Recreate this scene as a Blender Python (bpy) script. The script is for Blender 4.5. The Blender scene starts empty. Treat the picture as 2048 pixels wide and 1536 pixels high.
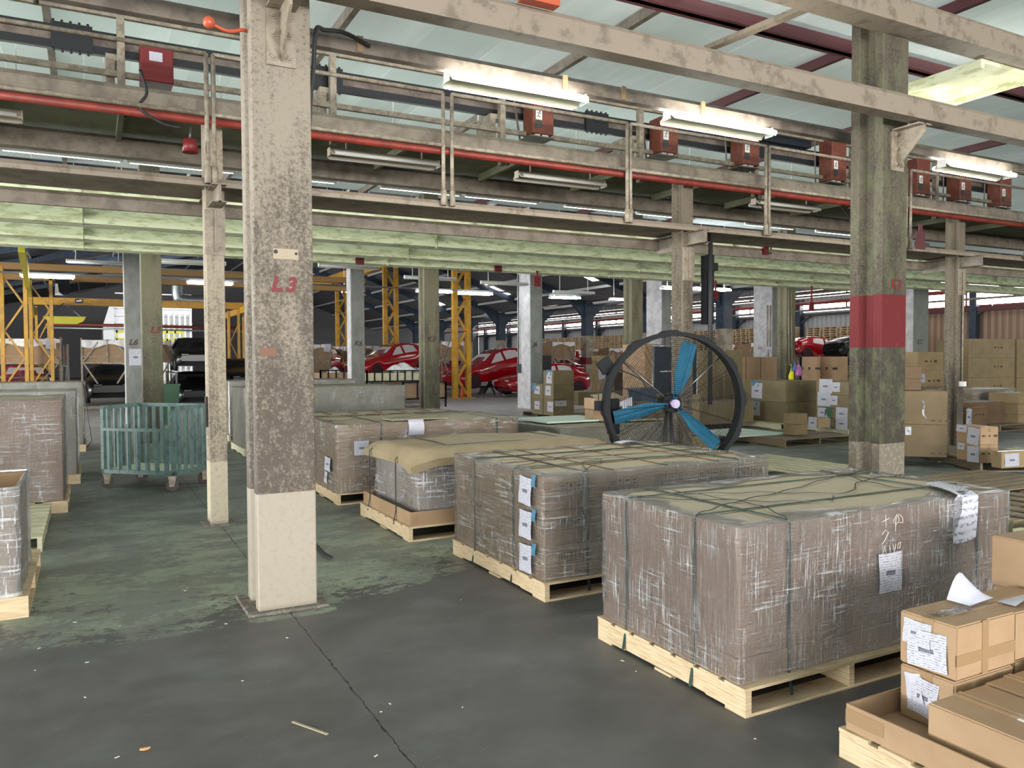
import bpy, bmesh, math, random
from mathutils import Vector, Matrix
random.seed(7)
scene = bpy.context.scene
COL = scene.collection
R = math.radians

# ------------------------------------------------------------------ camera
F_PX = 1592.5
YAW, PITCH, ROLL = 0.4878, 0.0308, 0.0050
HC = 1.6
_f = Vector((math.sin(YAW) * math.cos(PITCH), math.cos(YAW) * math.cos(PITCH), -math.sin(PITCH)))
_r0 = Vector((math.cos(YAW), -math.sin(YAW), 0))
_u0 = _r0.cross(_f)
_r = _r0 * math.cos(ROLL) - _u0 * math.sin(ROLL)
_u = _r0 * math.sin(ROLL) + _u0 * math.cos(ROLL)
CAM = Vector((0, 0, HC))
cam_data = bpy.data.cameras.new('camera')
cam_data.sensor_width = 36
cam_data.lens = F_PX / 2048 * 36
cam_data.clip_end = 300
cam = bpy.data.objects.new('camera', cam_data)
COL.objects.link(cam)
cam.matrix_world = Matrix(((_r.x, _u.x, -_f.x, 0), (_r.y, _u.y, -_f.y, 0), (_r.z, _u.z, -_f.z, HC), (0, 0, 0, 1)))
scene.camera = cam

# ------------------------------------------------------------------ exposure, world, daylight
scene.view_settings.view_transform = 'Standard'
scene.view_settings.look = 'None'
scene.view_settings.gamma = 1
scene.view_settings.use_curve_mapping = False
scene.view_settings.exposure = 0.35
world = bpy.data.worlds.new('world')
scene.world = world
world.use_nodes = True
bg = world.node_tree.nodes['Background']
bg.inputs[0].default_value = (0.98, 0.99, 0.97, 1)
bg.inputs[1].default_value = 3.0
scene.cycles.max_bounces = 7
scene.cycles.diffuse_bounces = 4
scene.cycles.glossy_bounces = 3
scene.cycles.transparent_max_bounces = 12
scene.cycles.caustics_reflective = False
scene.cycles.caustics_refractive = False
scene.cycles.sample_clamp_indirect = 6
scene.cycles.use_denoising = True

def area_light(name, loc, size, rot, power, col=(1, 1, 1), portal=False, spread=None):
    d = bpy.data.lights.new(name, 'AREA')
    d.shape = 'RECTANGLE'; d.size, d.size_y = size
    d.energy = power; d.color = col
    if portal: d.cycles.is_portal = True
    if spread: d.spread = spread
    o = bpy.data.objects.new(name, d); COL.objects.link(o)
    o.location = loc; o.rotation_euler = rot
    return o
# daylight entering by the big loading door behind the camera and the side openings, plus added fill lights
area_light('door_daylight', (3.0, -17.6, 2.4), (21.0, 4.6), (R(90), 0, 0), 2300, (1.0, 0.96, 0.93))
area_light('ceiling_fill_door', (3.0, -17.5, 1.0), (21.0, 1.9), (R(112), 0, 0), 2600, (1.0, 0.98, 0.93))  # upward fill added at the door to lighten the ceiling
area_light('side_daylight', (-19.6, 6.0, 2.7), (22.0, 5.0), (R(90), 0, R(-90)), 2600, (0.99, 1.0, 0.98))
area_light('ceiling_fill_side', (-19.5, 6.0, 1.0), (22.0, 1.9), (R(112), 0, R(-90)), 2600, (0.98, 1.0, 0.95))  # same kind of added ceiling fill, from the side opening
area_light('far_roof_fill', (-19.5, 36.0, 1.2), (24.0, 1.9), (R(112), 0, R(-90)), 4500, (1.0, 0.99, 0.96))  # upward fill added to brighten the far hall roof
area_light('booth_fill', (7.0, 62.4, 7.6), (12.0, 1.0), (R(55), 0, 0), 900, (1.0, 1.0, 1.0))  # fill light added so the white booth reads bright
area_light('far_side_daylight', (-19.6, 36.0, 3.0), (24.0, 5.0), (R(90), 0, R(-90)), 2200, (1.0, 0.99, 0.97))

# ------------------------------------------------------------------ pixel -> place helpers
def ray(u, v):
    return _f + _r * ((u - 1024) / F_PX) - _u * ((v - 768) / F_PX)
def on_z(u, v, z=0.0):
    d = ray(u, v); return CAM + d * ((z - HC) / d.z)
def on_y(u, v, y):
    d = ray(u, v); return CAM + d * (y / d.y)
def on_x(u, v, x):
    d = ray(u, v); return CAM + d * (x / d.x)
def project(p):
    d = Vector(p) - CAM; k = d.dot(_f)
    return 1024 + F_PX * d.dot(_r) / k, 768 - F_PX * d.dot(_u) / k
def z_at(x, y, v):
    lo, hi = -3.0, 20.0
    for _ in range(40):
        m = (lo + hi) / 2
        if project((x, y, m))[1] > v: lo = m
        else: hi = m
    return lo
def reach(p, d, u):
    # distance s so that p + s*d falls on pixel column u
    k = (u - 1024) / F_PX
    w = _r - _f * k
    q = Vector(p) - CAM
    return -q.dot(w) / Vector(d).dot(w)

# ------------------------------------------------------------------ materials
MATS = {}
class NT:
    def __init__(s, name):
        s.m = bpy.data.materials.new(name); s.m.use_nodes = True
        s.t = s.m.node_tree; s.t.nodes.clear()
        s.out = s.n('ShaderNodeOutputMaterial')
    def n(s, typ, **kw):
        nd = s.t.nodes.new(typ)
        for k, v in kw.items(): setattr(nd, k, v)
        return nd
    def l(s, a, b): s.t.links.new(a, b)
    def setv(s, sock, v):
        if hasattr(v, 'type') and hasattr(v, 'is_linked'): s.l(v, sock)
        else: sock.default_value = v
    def coord(s, scale=(1, 1, 1), kind='Object'):
        if kind == 'World':
            g = s.n('ShaderNodeNewGeometry').outputs['Position']
        else:
            g = s.n('ShaderNodeTexCoord').outputs[kind]
        mp = s.n('ShaderNodeMapping'); mp.inputs['Scale'].default_value = scale
        s.l(g, mp.inputs['Vector']); return mp.outputs[0]
    def noise(s, vec, scale=5, detail=5, rough=.6, dist=0):
        nd = s.n('ShaderNodeTexNoise'); s.l(vec, nd.inputs['Vector'])
        nd.inputs['Scale'].default_value = scale; nd.inputs['Detail'].default_value = detail
        nd.inputs['Roughness'].default_value = rough; nd.inputs['Distortion'].default_value = dist
        return nd.outputs['Fac']
    def ramp(s, fac, a, b, smooth=True):
        nd = s.n('ShaderNodeMapRange'); nd.interpolation_type = 'SMOOTHSTEP' if smooth else 'LINEAR'
        s.l(fac, nd.inputs['Value']); nd.inputs['From Min'].default_value = a; nd.inputs['From Max'].default_value = b
        return nd.outputs['Result']
    def math(s, op, a, b=0.0):
        nd = s.n('ShaderNodeMath', operation=op); s.setv(nd.inputs[0], a); s.setv(nd.inputs[1], b); return nd.outputs[0]
    def mix(s, fac, a, b):
        nd = s.n('ShaderNodeMix', data_type='RGBA')
        s.setv(nd.inputs[0], fac)
        for sock, v in ((nd.inputs[6], a), (nd.inputs[7], b)):
            if isinstance(v, tuple) and len(v) == 3: v = (*v, 1)
            s.setv(sock, v)
        return nd.outputs[2]
    def xyz(s, kind='World'):
        g = s.n('ShaderNodeNewGeometry').outputs['Position'] if kind == 'World' else s.n('ShaderNodeTexCoord').outputs[kind]
        sp = s.n('ShaderNodeSeparateXYZ'); s.l(g, sp.inputs[0]); return sp.outputs
    def bump(s, h, strength=.3, dist=.01):
        nd = s.n('ShaderNodeBump'); s.l(h, nd.inputs['Height'])
        nd.inputs['Strength'].default_value = strength; nd.inputs['Distance'].default_value = dist
        return nd.outputs[0]
    def bsdf(s, col, rough=.6, metal=0.0, normal=None, coat=0, spec=.5, coatr=.1):
        b = s.n('ShaderNodeBsdfPrincipled')
        if isinstance(col, tuple) and len(col) == 3: col = (*col, 1)
        s.setv(b.inputs['Base Color'], col); s.setv(b.inputs['Roughness'], rough)
        b.inputs['Metallic'].default_value = metal; b.inputs['Specular IOR Level'].default_value = spec
        b.inputs['Coat Weight'].default_value = coat; b.inputs['Coat Roughness'].default_value = coatr
        if normal is not None:
            s.l(normal, b.inputs['Normal'])
        return b
    def done(s, shader):
        s.l(shader.outputs[0] if hasattr(shader, 'outputs') else shader, s.out.inputs[0])
        MATS[s.m.name] = s.m; return s.m

def simple(name, col, rough=.6, metal=0, col2=None, sc=6, lo=.4, hi=.62, bump=0, coat=0, spec=.5, stretch=(1, 1, 1), kind='Object', coatr=.08):
    s = NT(name); c = s.coord(stretch, kind); nz = s.noise(c, sc, 6, .65)
    colr = s.mix(s.ramp(nz, lo, hi), col, col2) if col2 else col
    nrm = s.bump(s.noise(c, sc * 6, 4), bump, .004) if bump else None
    return s.done(s.bsdf(colr, rough, metal, nrm, coat, spec, coatr))
def emit(name, col, st):
    s = NT(name); e = s.n('ShaderNodeEmission'); e.inputs[0].default_value = (*col, 1); e.inputs[1].default_value = st
    return s.done(e)

def concrete_paint(name, base, dirt, lowz=.76, lowcol=(.37, .325, .265), band=None, green=0.0, heavy=.5):
    s = NT(name); p = s.coord((1, 1, 1), 'World'); z = s.xyz()[2]
    fine = s.noise(p, 38, 10, .82); big = s.noise(s.coord((3.2, 3.2, .8), 'World'), 1.7, 5, .6)
    streak = s.noise(s.coord((26, 26, 1.1), 'World'), 1.0, 5, .6)
    # grime gathers where hands and loads rub: from knee height up to about two metres
    zone = s.math('MULTIPLY', s.ramp(z, 3.4, 1.5), 1.0)
    g = s.math('ADD', s.math('MULTIPLY', fine, .62 if not band else .70), s.math('MULTIPLY', big, .34))
    g = s.math('ADD', g, s.math('MULTIPLY', zone, .11 * heavy * 2))
    g = s.math('ADD', g, s.math('MULTIPLY', s.ramp(z, 1.75, 1.2), .045 * heavy * 2))
    g = s.math('ADD', g, s.math('MULTIPLY', streak, .13))
    f = s.ramp(g, .535, .69)
    fleck = s.ramp(s.noise(s.coord((1, 1, .8), 'World'), 16, 10, .85), .53, .60)
    fleck2 = s.ramp(s.noise(s.coord((1, 1, .55), 'World'), 55, 6, .7), .56, .63)
    f = s.math('MULTIPLY', f, s.math('SUBTRACT', 1.0, s.math('MULTIPLY', s.math('MAXIMUM', fleck, fleck2), .62)))
    col = s.mix(f, base, dirt)
    if green:
        gf = s.ramp(s.noise(s.coord((2, 2, 1.2), 'World'), 2.6, 9, .75), .46, .60)
        col = s.mix(s.math('MULTIPLY', gf, green), col, (.13, .15, .07))
    wear = s.ramp(s.noise(s.coord((1, 1, 1.0), 'World'), 22, 9, .8), .50, .60)
    lowf = s.ramp(z, lowz + .35, lowz - .45)
    low = s.mix(s.math('MULTIPLY', wear, .7), lowcol, (.33, .28, .22))
    low = s.mix(s.ramp(z, .06, .0), low, (.2, .17, .14))
    edge = s.math('LESS_THAN', z, lowz)
    col = s.mix(edge, col, low)
    if band:
        zb = s.math('MULTIPLY', s.math('GREATER_THAN', z, band[0]), s.math('LESS_THAN', z, band[1]))
        bw = s.ramp(s.noise(s.coord((14, 14, 5), 'World'), 2.5, 6, .7), .66, .72)
        col = s.mix(zb, col, s.mix(bw, (.12, .005, .008), (.18, .14, .11)))
    return s.done(s.bsdf(col, .72, 0, s.bump(g, .35, .006)))

def make_materials():
    concrete_paint('column_paint', (.285, .243, .192), (.088, .068, .054))
    concrete_paint('column_paint_band', (.105, .088, .063), (.036, .029, .020), lowcol=(.17, .145, .112), band=(1.70, 2.215), green=.45)
    concrete_paint('column_paint_olive', (.175, .16, .105), (.052, .046, .030), lowz=-1, lowcol=(.6, .6, .5), green=.30, heavy=.45)
    concrete_paint('post_paint', (.36, .305, .23), (.13, .105, .08), lowz=.62, lowcol=(.45, .395, .30), heavy=.2)
    concrete_paint('post_paint_dark', (.17, .14, .10), (.055, .043, .032), lowz=.1, lowcol=(.17, .14, .10), heavy=.3)
    s = NT('column_grey'); z = s.xyz()[2]
    n1 = s.noise(s.coord((1, 1, .5), 'World'), 6, 5); c = s.mix(s.ramp(n1, .35, .7), (.22, .225, .21), (.16, .165, .15))
    s.done(s.bsdf(c, .6))
    simple('column_lit', (.52, .52, .54), .5, col2=(.38, .38, .39), sc=4)
    simple('beam_paint', (.26, .212, .165), .6, col2=(.165, .13, .098), sc=7, lo=.50, hi=.66, bump=.25, kind='World')
    simple('beam_paint_dull', (.25, .21, .165), .6, col2=(.15, .122, .095), sc=5, lo=.40, hi=.66, bump=.2, kind='World')
    simple('beam_green', (.82, .86, .60), .45, col2=(.56, .58, .33), sc=4.0, lo=.47, hi=.60, bump=.2, kind='World', stretch=(.8, 1, 3))
    simple('beam_green_dull', (.34, .35, .24), .6, col2=(.20, .19, .13), sc=3.4, lo=.45, hi=.62, kind='World')
    simple('deck_olive', (.19, .20, .12), .7, col2=(.13, .13, .08), sc=2, kind='World')
    simple('steel_brown', (.20, .165, .135), .55, col2=(.12, .095, .08), sc=6, kind='World')
    simple('rail_paint', (.36, .31, .24), .5, col2=(.22, .18, .14), sc=12, kind='World')
    simple('red_pipe', (.25, .032, .018), .5, col2=(.17, .024, .015), sc=8, kind='World')
    simple('maroon_steel', (.09, .025, .03), .5)
    simple('red_box', (.17, .010, .012), .45)
    simple('orange_box', (.20, .06, .035), .5, col2=(.14, .04, .028), sc=8)
    simple('orange_red', (.50, .09, .04), .4)
    simple('black_bus', (.018, .02, .024), .35)
    simple('black_rubber', (.016, .016, .018), .55)
    simple('black_plastic', (.009, .010, .012), .65, spec=.2)
    simple('black_gloss', (.006, .006, .007), .25, spec=.4)
    simple('dark_void', (.012, .012, .014), .6)
    simple('maroon_rust', (.20, .09, .06), .7)
    simple('grey_purlin', (.55, .57, .57), .5)
    simple('booth_white', (.70, .72, .74), .5)
    simple('grey_steel', (.35, .35, .34), .35, metal=.8)
    simple('dark_steel', (.10, .10, .10), .4, metal=.6)
    simple('white_paint', (.75, .76, .74), .45)
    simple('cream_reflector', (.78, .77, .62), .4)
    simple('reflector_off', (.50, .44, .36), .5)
    simple('yellow_paint', (.56, .30, .025), .42, col2=(.42, .215, .02), sc=3, kind='World')
    simple('yellow_dull', (.30, .165, .05), .5)
    emit('tube_light_dim', (.90, 1.0, .90), 9)
    simple('yellow_green_paint', (.50, .46, .02), .42)
    simple('blue_steel', (.035, .055, .085), .5, col2=(.02, .035, .06), sc=4, kind='World')
    simple('car_red', (.36, .002, .008), .16, coat=1)
    simple('car_inner_red', (.10, .008, .015), .5)
    simple('car_glass', (.62, .60, .60), .25)
    simple('bin_green', (.01, .075, .03), .4)
    simple('cart_paint', (.135, .215, .205), .5, col2=(.085, .135, .13), sc=9, lo=.45, hi=.65, bump=.2)
    simple('cart_board', (.72, .80, .62), .6)
    simple('wheel_rubber', (.06, .045, .038), .6)
    simple('blade_blue', (.018, .125, .22), .65, spec=.2, col2=(.014, .105, .19), sc=9)
    simple('hub_lilac', (.26, .20, .38), .35)
    simple('tape_brown', (.31, .20, .11), .22, coat=.5)
    simple('blue_tape', (.06, .18, .28), .4)
    simple('strap_green', (.012, .045, .035), .35)
    simple('strap_black', (.02, .025, .025), .35)
    simple('ink', (.055, .04, .03), .7)
    simple('red_ink', (.16, .006, .013), .6)
    simple('chalk', (.85, .78, .70), .8)
    simple('white_foam', (.68, .80, .72), .6)
    simple('poly_white', (.80, .80, .80), .35, col2=(.62, .62, .62), sc=14)
    simple('bag_yellow', (.75, .70, .02), .4)
    simple('bag_pink', (.55, .18, .42), .4, col2=(.30, .10, .35), sc=30)
    simple('bag_blue', (.05, .16, .50), .4)
    simple('navy', (.015, .02, .03), .4)
    simple('plastic_crate_blue', (.03, .045, .07), .4)
    simple('stick_wood', (.30, .25, .17), .8)
    simple('leaf_dry', (.55, .28, .12), .7)
    simple('chip_white', (.75, .70, .62), .7)
    simple('duct_metal', (.32, .36, .37), .35, metal=.7)
    emit('tube_light', (1.0, .985, .90), 60)
    emit('tube_light_far', (.93, .97, 1.0), 60)
    emit('daylight_glass', (1.0, .97, .98), 14)
    emit('skylight_glass', (1.0, .96, .92), 5)
    # wood: new pallet planks and aged ones
    for nm, a, b in (('pallet_wood', (.62, .49, .32), (.42, .30, .17)), ('pallet_pale', (.62, .60, .42), (.44, .42, .27)), ('pallet_old', (.26, .205, .13), (.16, .12, .075))):
        s = NT(nm); w = s.noise(s.coord((1.2, 2.2, 42)), 3.0, 6, .7, .6)
        c = s.mix(s.ramp(w, .38, .66), a, b)
        s.done(s.bsdf(c, .65, 0, s.bump(w, .3, .003)))
    # cardboard
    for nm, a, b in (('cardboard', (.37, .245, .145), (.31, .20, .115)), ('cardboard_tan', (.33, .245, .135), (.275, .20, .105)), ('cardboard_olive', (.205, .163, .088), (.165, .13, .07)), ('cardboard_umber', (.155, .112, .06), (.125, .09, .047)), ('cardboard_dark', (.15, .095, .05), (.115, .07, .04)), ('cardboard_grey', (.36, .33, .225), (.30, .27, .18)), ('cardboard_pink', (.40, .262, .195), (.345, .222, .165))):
        s = NT(nm); c = s.coord(); n1 = s.noise(c, 2.5, 4); rib = s.noise(s.coord((90, 90, 2)), 2, 2)
        col = s.mix(s.ramp(n1, .35, .68), a, b)
        s.done(s.bsdf(col, .62, 0, s.bump(rib, .06, .002), 0, .35))
    # stretch film: mostly clear, streaks milky from stretching and whitened to paint in glints, with crumpled gloss
    for nm, sv, amt, base in (('film_vertical', (120, 120, 3.0), .60, .12), ('film_horizontal', (3.0, 3.0, 75), .50, .10), ('film_diagonal', (6, 6, 40), .40, .09), ('film_top', (9, 9, 9), .42, .05), ('film_sheen', (2.5, 2.5, 60), .75, .45)):
        s = NT(nm)
        if nm == 'film_diagonal':
            mp = s.n('ShaderNodeMapping'); mp.inputs['Rotation'].default_value = (R(24), R(-24), 0); mp.inputs['Scale'].default_value = sv
            s.l(s.n('ShaderNodeTexCoord').outputs['Object'], mp.inputs['Vector']); c = mp.outputs[0]
        else: c = s.coord(sv)
        n1 = s.noise(c, 1.0, 5, .7, .25); n2 = s.noise(s.coord((2.2, 2.2, 2.2)), 1.6, 4, .6); n3 = s.noise(s.coord((30, 30, 30)), 1.2, 4, .7)
        n4 = s.noise(s.coord((4, 4, 80)) if nm == 'film_vertical' else s.coord((60, 60, 6)), 1.0, 4, .7)
        st = s.ramp(n1, .53, .61)
        fac = s.math('ADD', base * .6, s.math('MULTIPLY', s.math('ADD', st, s.math('MULTIPLY', s.ramp(n4, .55, .63), .8)), s.math('MULTIPLY', s.math('ADD', s.ramp(n2, .42, .62), .22), amt * 1.15)))
        h = s.math('ADD', s.math('ADD', n1, s.math('MULTIPLY', n4, .8)), s.math('MULTIPLY', n3, .5))
        nrm = s.bump(h, .9, .022)
        tr = s.n('ShaderNodeBsdfTransparent'); tr.inputs[0].default_value = (.97, .97, .97, 1)
        milk_glint = s.bsdf((.78, .77, .78), .22, 0, nrm, 0, .9)
        gl = s.n('ShaderNodeBsdfGlossy'); gl.inputs['Roughness'].default_value = .13; s.l(nrm, gl.inputs['Normal'])
        fr = s.n('ShaderNodeFresnel'); fr.inputs[0].default_value = 1.5; s.l(nrm, fr.inputs['Normal'])
        m1 = s.n('ShaderNodeMixShader'); s.l(fac, m1.inputs[0]); s.l(tr.outputs[0], m1.inputs[1]); s.l(milk_glint.outputs[0], m1.inputs[2])
        gf = s.math('MINIMUM', s.math('ADD', s.math('MULTIPLY', fr.outputs[0], 1.6), s.math('MULTIPLY', s.ramp(n1, .42, .68), .10)), .75)
        m2 = s.n('ShaderNodeMixShader'); s.l(gf, m2.inputs[0]); s.l(m1.outputs[0], m2.inputs[1]); s.l(gl.outputs[0], m2.inputs[2])
        s.done(m2)
    # clear tape / crumpled film
    # printed label: lines of grey print and two bar-code like blocks, placed by the label's own 0..1 coordinates
    s = NT('label_print'); g = s.n('ShaderNodeTexCoord').outputs['UV']
    sp = s.n('ShaderNodeSeparateXYZ'); s.l(g, sp.inputs[0]); h = sp.outputs[0]; z = sp.outputs[1]
    cb = s.n('ShaderNodeCombineXYZ'); s.l(h, cb.inputs[0]); s.l(z, cb.inputs[2])
    mp = s.n('ShaderNodeMapping'); mp.inputs['Scale'].default_value = (7, 1, 26); s.l(cb.outputs[0], mp.inputs[0])
    nz = s.noise(mp.outputs[0], 1.4, 3, .6)
    row = s.math('GREATER_THAN', s.math('FRACT', s.math('MULTIPLY', z, 15)), .55)
    txt = s.math('MULTIPLY', row, s.ramp(nz, .46, .56))
    blk = s.math('MULTIPLY', s.math('MULTIPLY', s.math('GREATER_THAN', z, .42), s.math('LESS_THAN', z, .55)), s.math('MULTIPLY', s.math('GREATER_THAN', s.math('FRACT', h), .34), s.math('LESS_THAN', s.math('FRACT', h), .70)))
    inkf = s.math('MINIMUM', s.math('ADD', s.math('MULTIPLY', txt, .7), s.math('MULTIPLY', blk, .75)), 1.0)
    s.done(s.bsdf(s.mix(inkf, (.50, .50, .57), (.06, .06, .10)), .5))
    simple('paper_white', (.55, .55, .63), .5, col2=(.46, .46, .55), sc=5)
    # far metal walls
    for nm, a, b in (('corrugated_grey', (.46, .48, .51), (.38, .40, .43)), ('corrugated_brown', (.36, .25, .18), (.22, .15, .10)), ('roof_sheet_dark', (.15, .15, .16), (.10, .10, .11))):
        s = NT(nm); y = s.xyz()[1]; x = s.xyz()[0]
        q = y if nm != 'roof_sheet_dark' else y
        w = s.math('SINE', s.math('MULTIPLY', q, 16 if nm != 'roof_sheet_dark' else 24)); c = s.mix(s.ramp(w, -.6, .7), b, a)
        s.done(s.bsdf(c, .6))
    # near ceiling: wide pale sheets laid along the hall, each a slightly different shade
    s = NT('ceiling_sheet'); x = s.xyz()[0]; y = s.xyz()[1]
    cb = s.n('ShaderNodeCombineXYZ'); s.l(s.math('MULTIPLY', x, 1.12), cb.inputs[0])
    wn = s.n('ShaderNodeTexWhiteNoise', noise_dimensions='1D'); s.l(s.math('FLOOR', s.math('MULTIPLY', x, 1.12)), wn.inputs['W'])
    wn2 = s.n('ShaderNodeTexWhiteNoise', noise_dimensions='1D'); s.l(s.math('FLOOR', s.math('ADD', s.math('MULTIPLY', x, 2.9), .4)), wn2.inputs['W'])
    seam = s.math('LESS_THAN', s.math('FRACT', s.math('MULTIPLY', x, 1.12)), .02)
    v = s.math('ADD', s.math('MULTIPLY', wn.outputs[0], .6), s.math('MULTIPLY', wn2.outputs[0], .4))
    c = s.mix(v, (.50, .575, .57), (.74, .82, .815)); c = s.mix(seam, c, (.80, .86, .85))
    c = s.mix(s.ramp(s.noise(s.coord((1, .4, 1), 'World'), 1.2, 4), .35, .7), c, (.55, .63, .61))
    d = s.n('ShaderNodeBsdfDiffuse'); s.l(c, d.inputs[0]); tl = s.n('ShaderNodeBsdfTranslucent'); s.l(c, tl.inputs[0])
    mx = s.n('ShaderNodeMixShader'); mx.inputs[0].default_value = .078; s.l(d.outputs[0], mx.inputs[1]); s.l(tl.outputs[0], mx.inputs[2]); s.done(mx)
    # floor: green epoxy worn through to dark asphalt near the camera, pale concrete in the far hall
    s = NT('floor_worn'); X, Y, Z = s.xyz()
    p = s.coord((1, 1, 1), 'World'); ps = s.coord((1.1, 1.5, 1), 'World')
    big = s.noise(p, .55, 4, .55); med = s.noise(ps, 1.9, 9, .68, .2); fine = s.noise(ps, 8, 11, .80, .1)
    asphalt = s.mix(s.ramp(med, .35, .68), (.078, .075, .072), (.115, .111, .107))
    asphalt = s.mix(s.ramp(fine, .58, .72), asphalt, (.15, .15, .147))
    asphalt = s.mix(s.math('MULTIPLY', s.ramp(s.noise(p, 1.3, 5, .6), .52, .68), .5), asphalt, (.145, .15, .147))
    green = s.mix(s.ramp(med, .40, .66), (.285, .32, .235), (.195, .225, .18))
    green = s.mix(s.math('MULTIPLY', s.ramp(fine, .50, .66), .55), green, (.30, .32, .26))
    gpale = s.mix(s.ramp(Y, 5.5, 9.5), green, s.mix(s.ramp(med, .38, .66), (.205, .228, .195), (.135, .152, .135)))
    # the paint survives behind a line at the column row, broken up by wear
    lim = s.math('ADD', s.math('SUBTRACT', Y, 4.98), s.math('MULTIPLY', s.math('MAXIMUM', s.math('SUBTRACT', X, 1.3), 0), -.42))
    lim = s.math('SUBTRACT', lim, s.math('MULTIPLY', s.math('MAXIMUM', s.math('SUBTRACT', .15, X), 0), .35))
    edge = s.ramp(lim, -.02, .02)
    ragged = s.ramp(s.math('ADD', s.math('MULTIPLY', s.math('MINIMUM', s.math('MAXIMUM', lim, -.2), 1.6), .10), s.math('ADD', s.math('MULTIPLY', med, .62), s.math('MULTIPLY', fine, .78))), .68, .725)
    scuff = s.ramp(s.math('ADD', s.math('MULTIPLY', s.noise(ps, .9, 8, .72), .7), s.math('MULTIPLY', fine, .42)), .545, .575)
    gm = s.math('MULTIPLY', s.math('MULTIPLY', edge, ragged), s.math('SUBTRACT', 1.0, s.math('MULTIPLY', scuff, .55)))
    c = s.mix(gm, asphalt, gpale)
    # dusty pale floor right of the aisle
    dusty = s.mix(s.ramp(med, .36, .66), (.205, .225, .195), (.13, .145, .13))
    c = s.mix(s.ramp(s.math('ADD', X, s.math('MULTIPLY', big, 1.0)), 5.6, 7.2), c, dusty)
    conc = s.mix(s.ramp(med, .36, .66), (.48, .465, .455), (.38, .365, .36))
    c = s.mix(s.ramp(Y, 15.5, 17.2), c, conc)
    # saw-cut joint along x = 1.1, chipped along its length
    jx = s.math('ABSOLUTE', s.math('SUBTRACT', s.math('ADD', X, s.math('MULTIPLY', s.math('SUBTRACT', s.noise(p, 9, 5, .7), .5), .035)), 1.100))
    jf = s.math('LESS_THAN', jx, s.math('ADD', .0025, s.math('MULTIPLY', s.ramp(s.noise(p, 16, 4), .5, .7), .007)))
    jy = s.math('ABSOLUTE', s.math('SUBTRACT', Y, 11.05)); jf = s.math('MAXIMUM', jf, s.math('LESS_THAN', jy, .006))
    c = s.mix(jf, c, (.010, .010, .010))
    rough = s.math('ADD', .36, s.math('MULTIPLY', med, .42))
    h = s.math('SUBTRACT', s.math('ADD', s.math('MULTIPLY', med, .4), s.math('MULTIPLY', fine, .3)), s.math('MULTIPLY', jf, .8))
    s.done(s.bsdf(c, rough, 0, s.bump(h, .30, .006), 0, .5))
make_materials()
def MT(n): return MATS[n]

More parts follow.
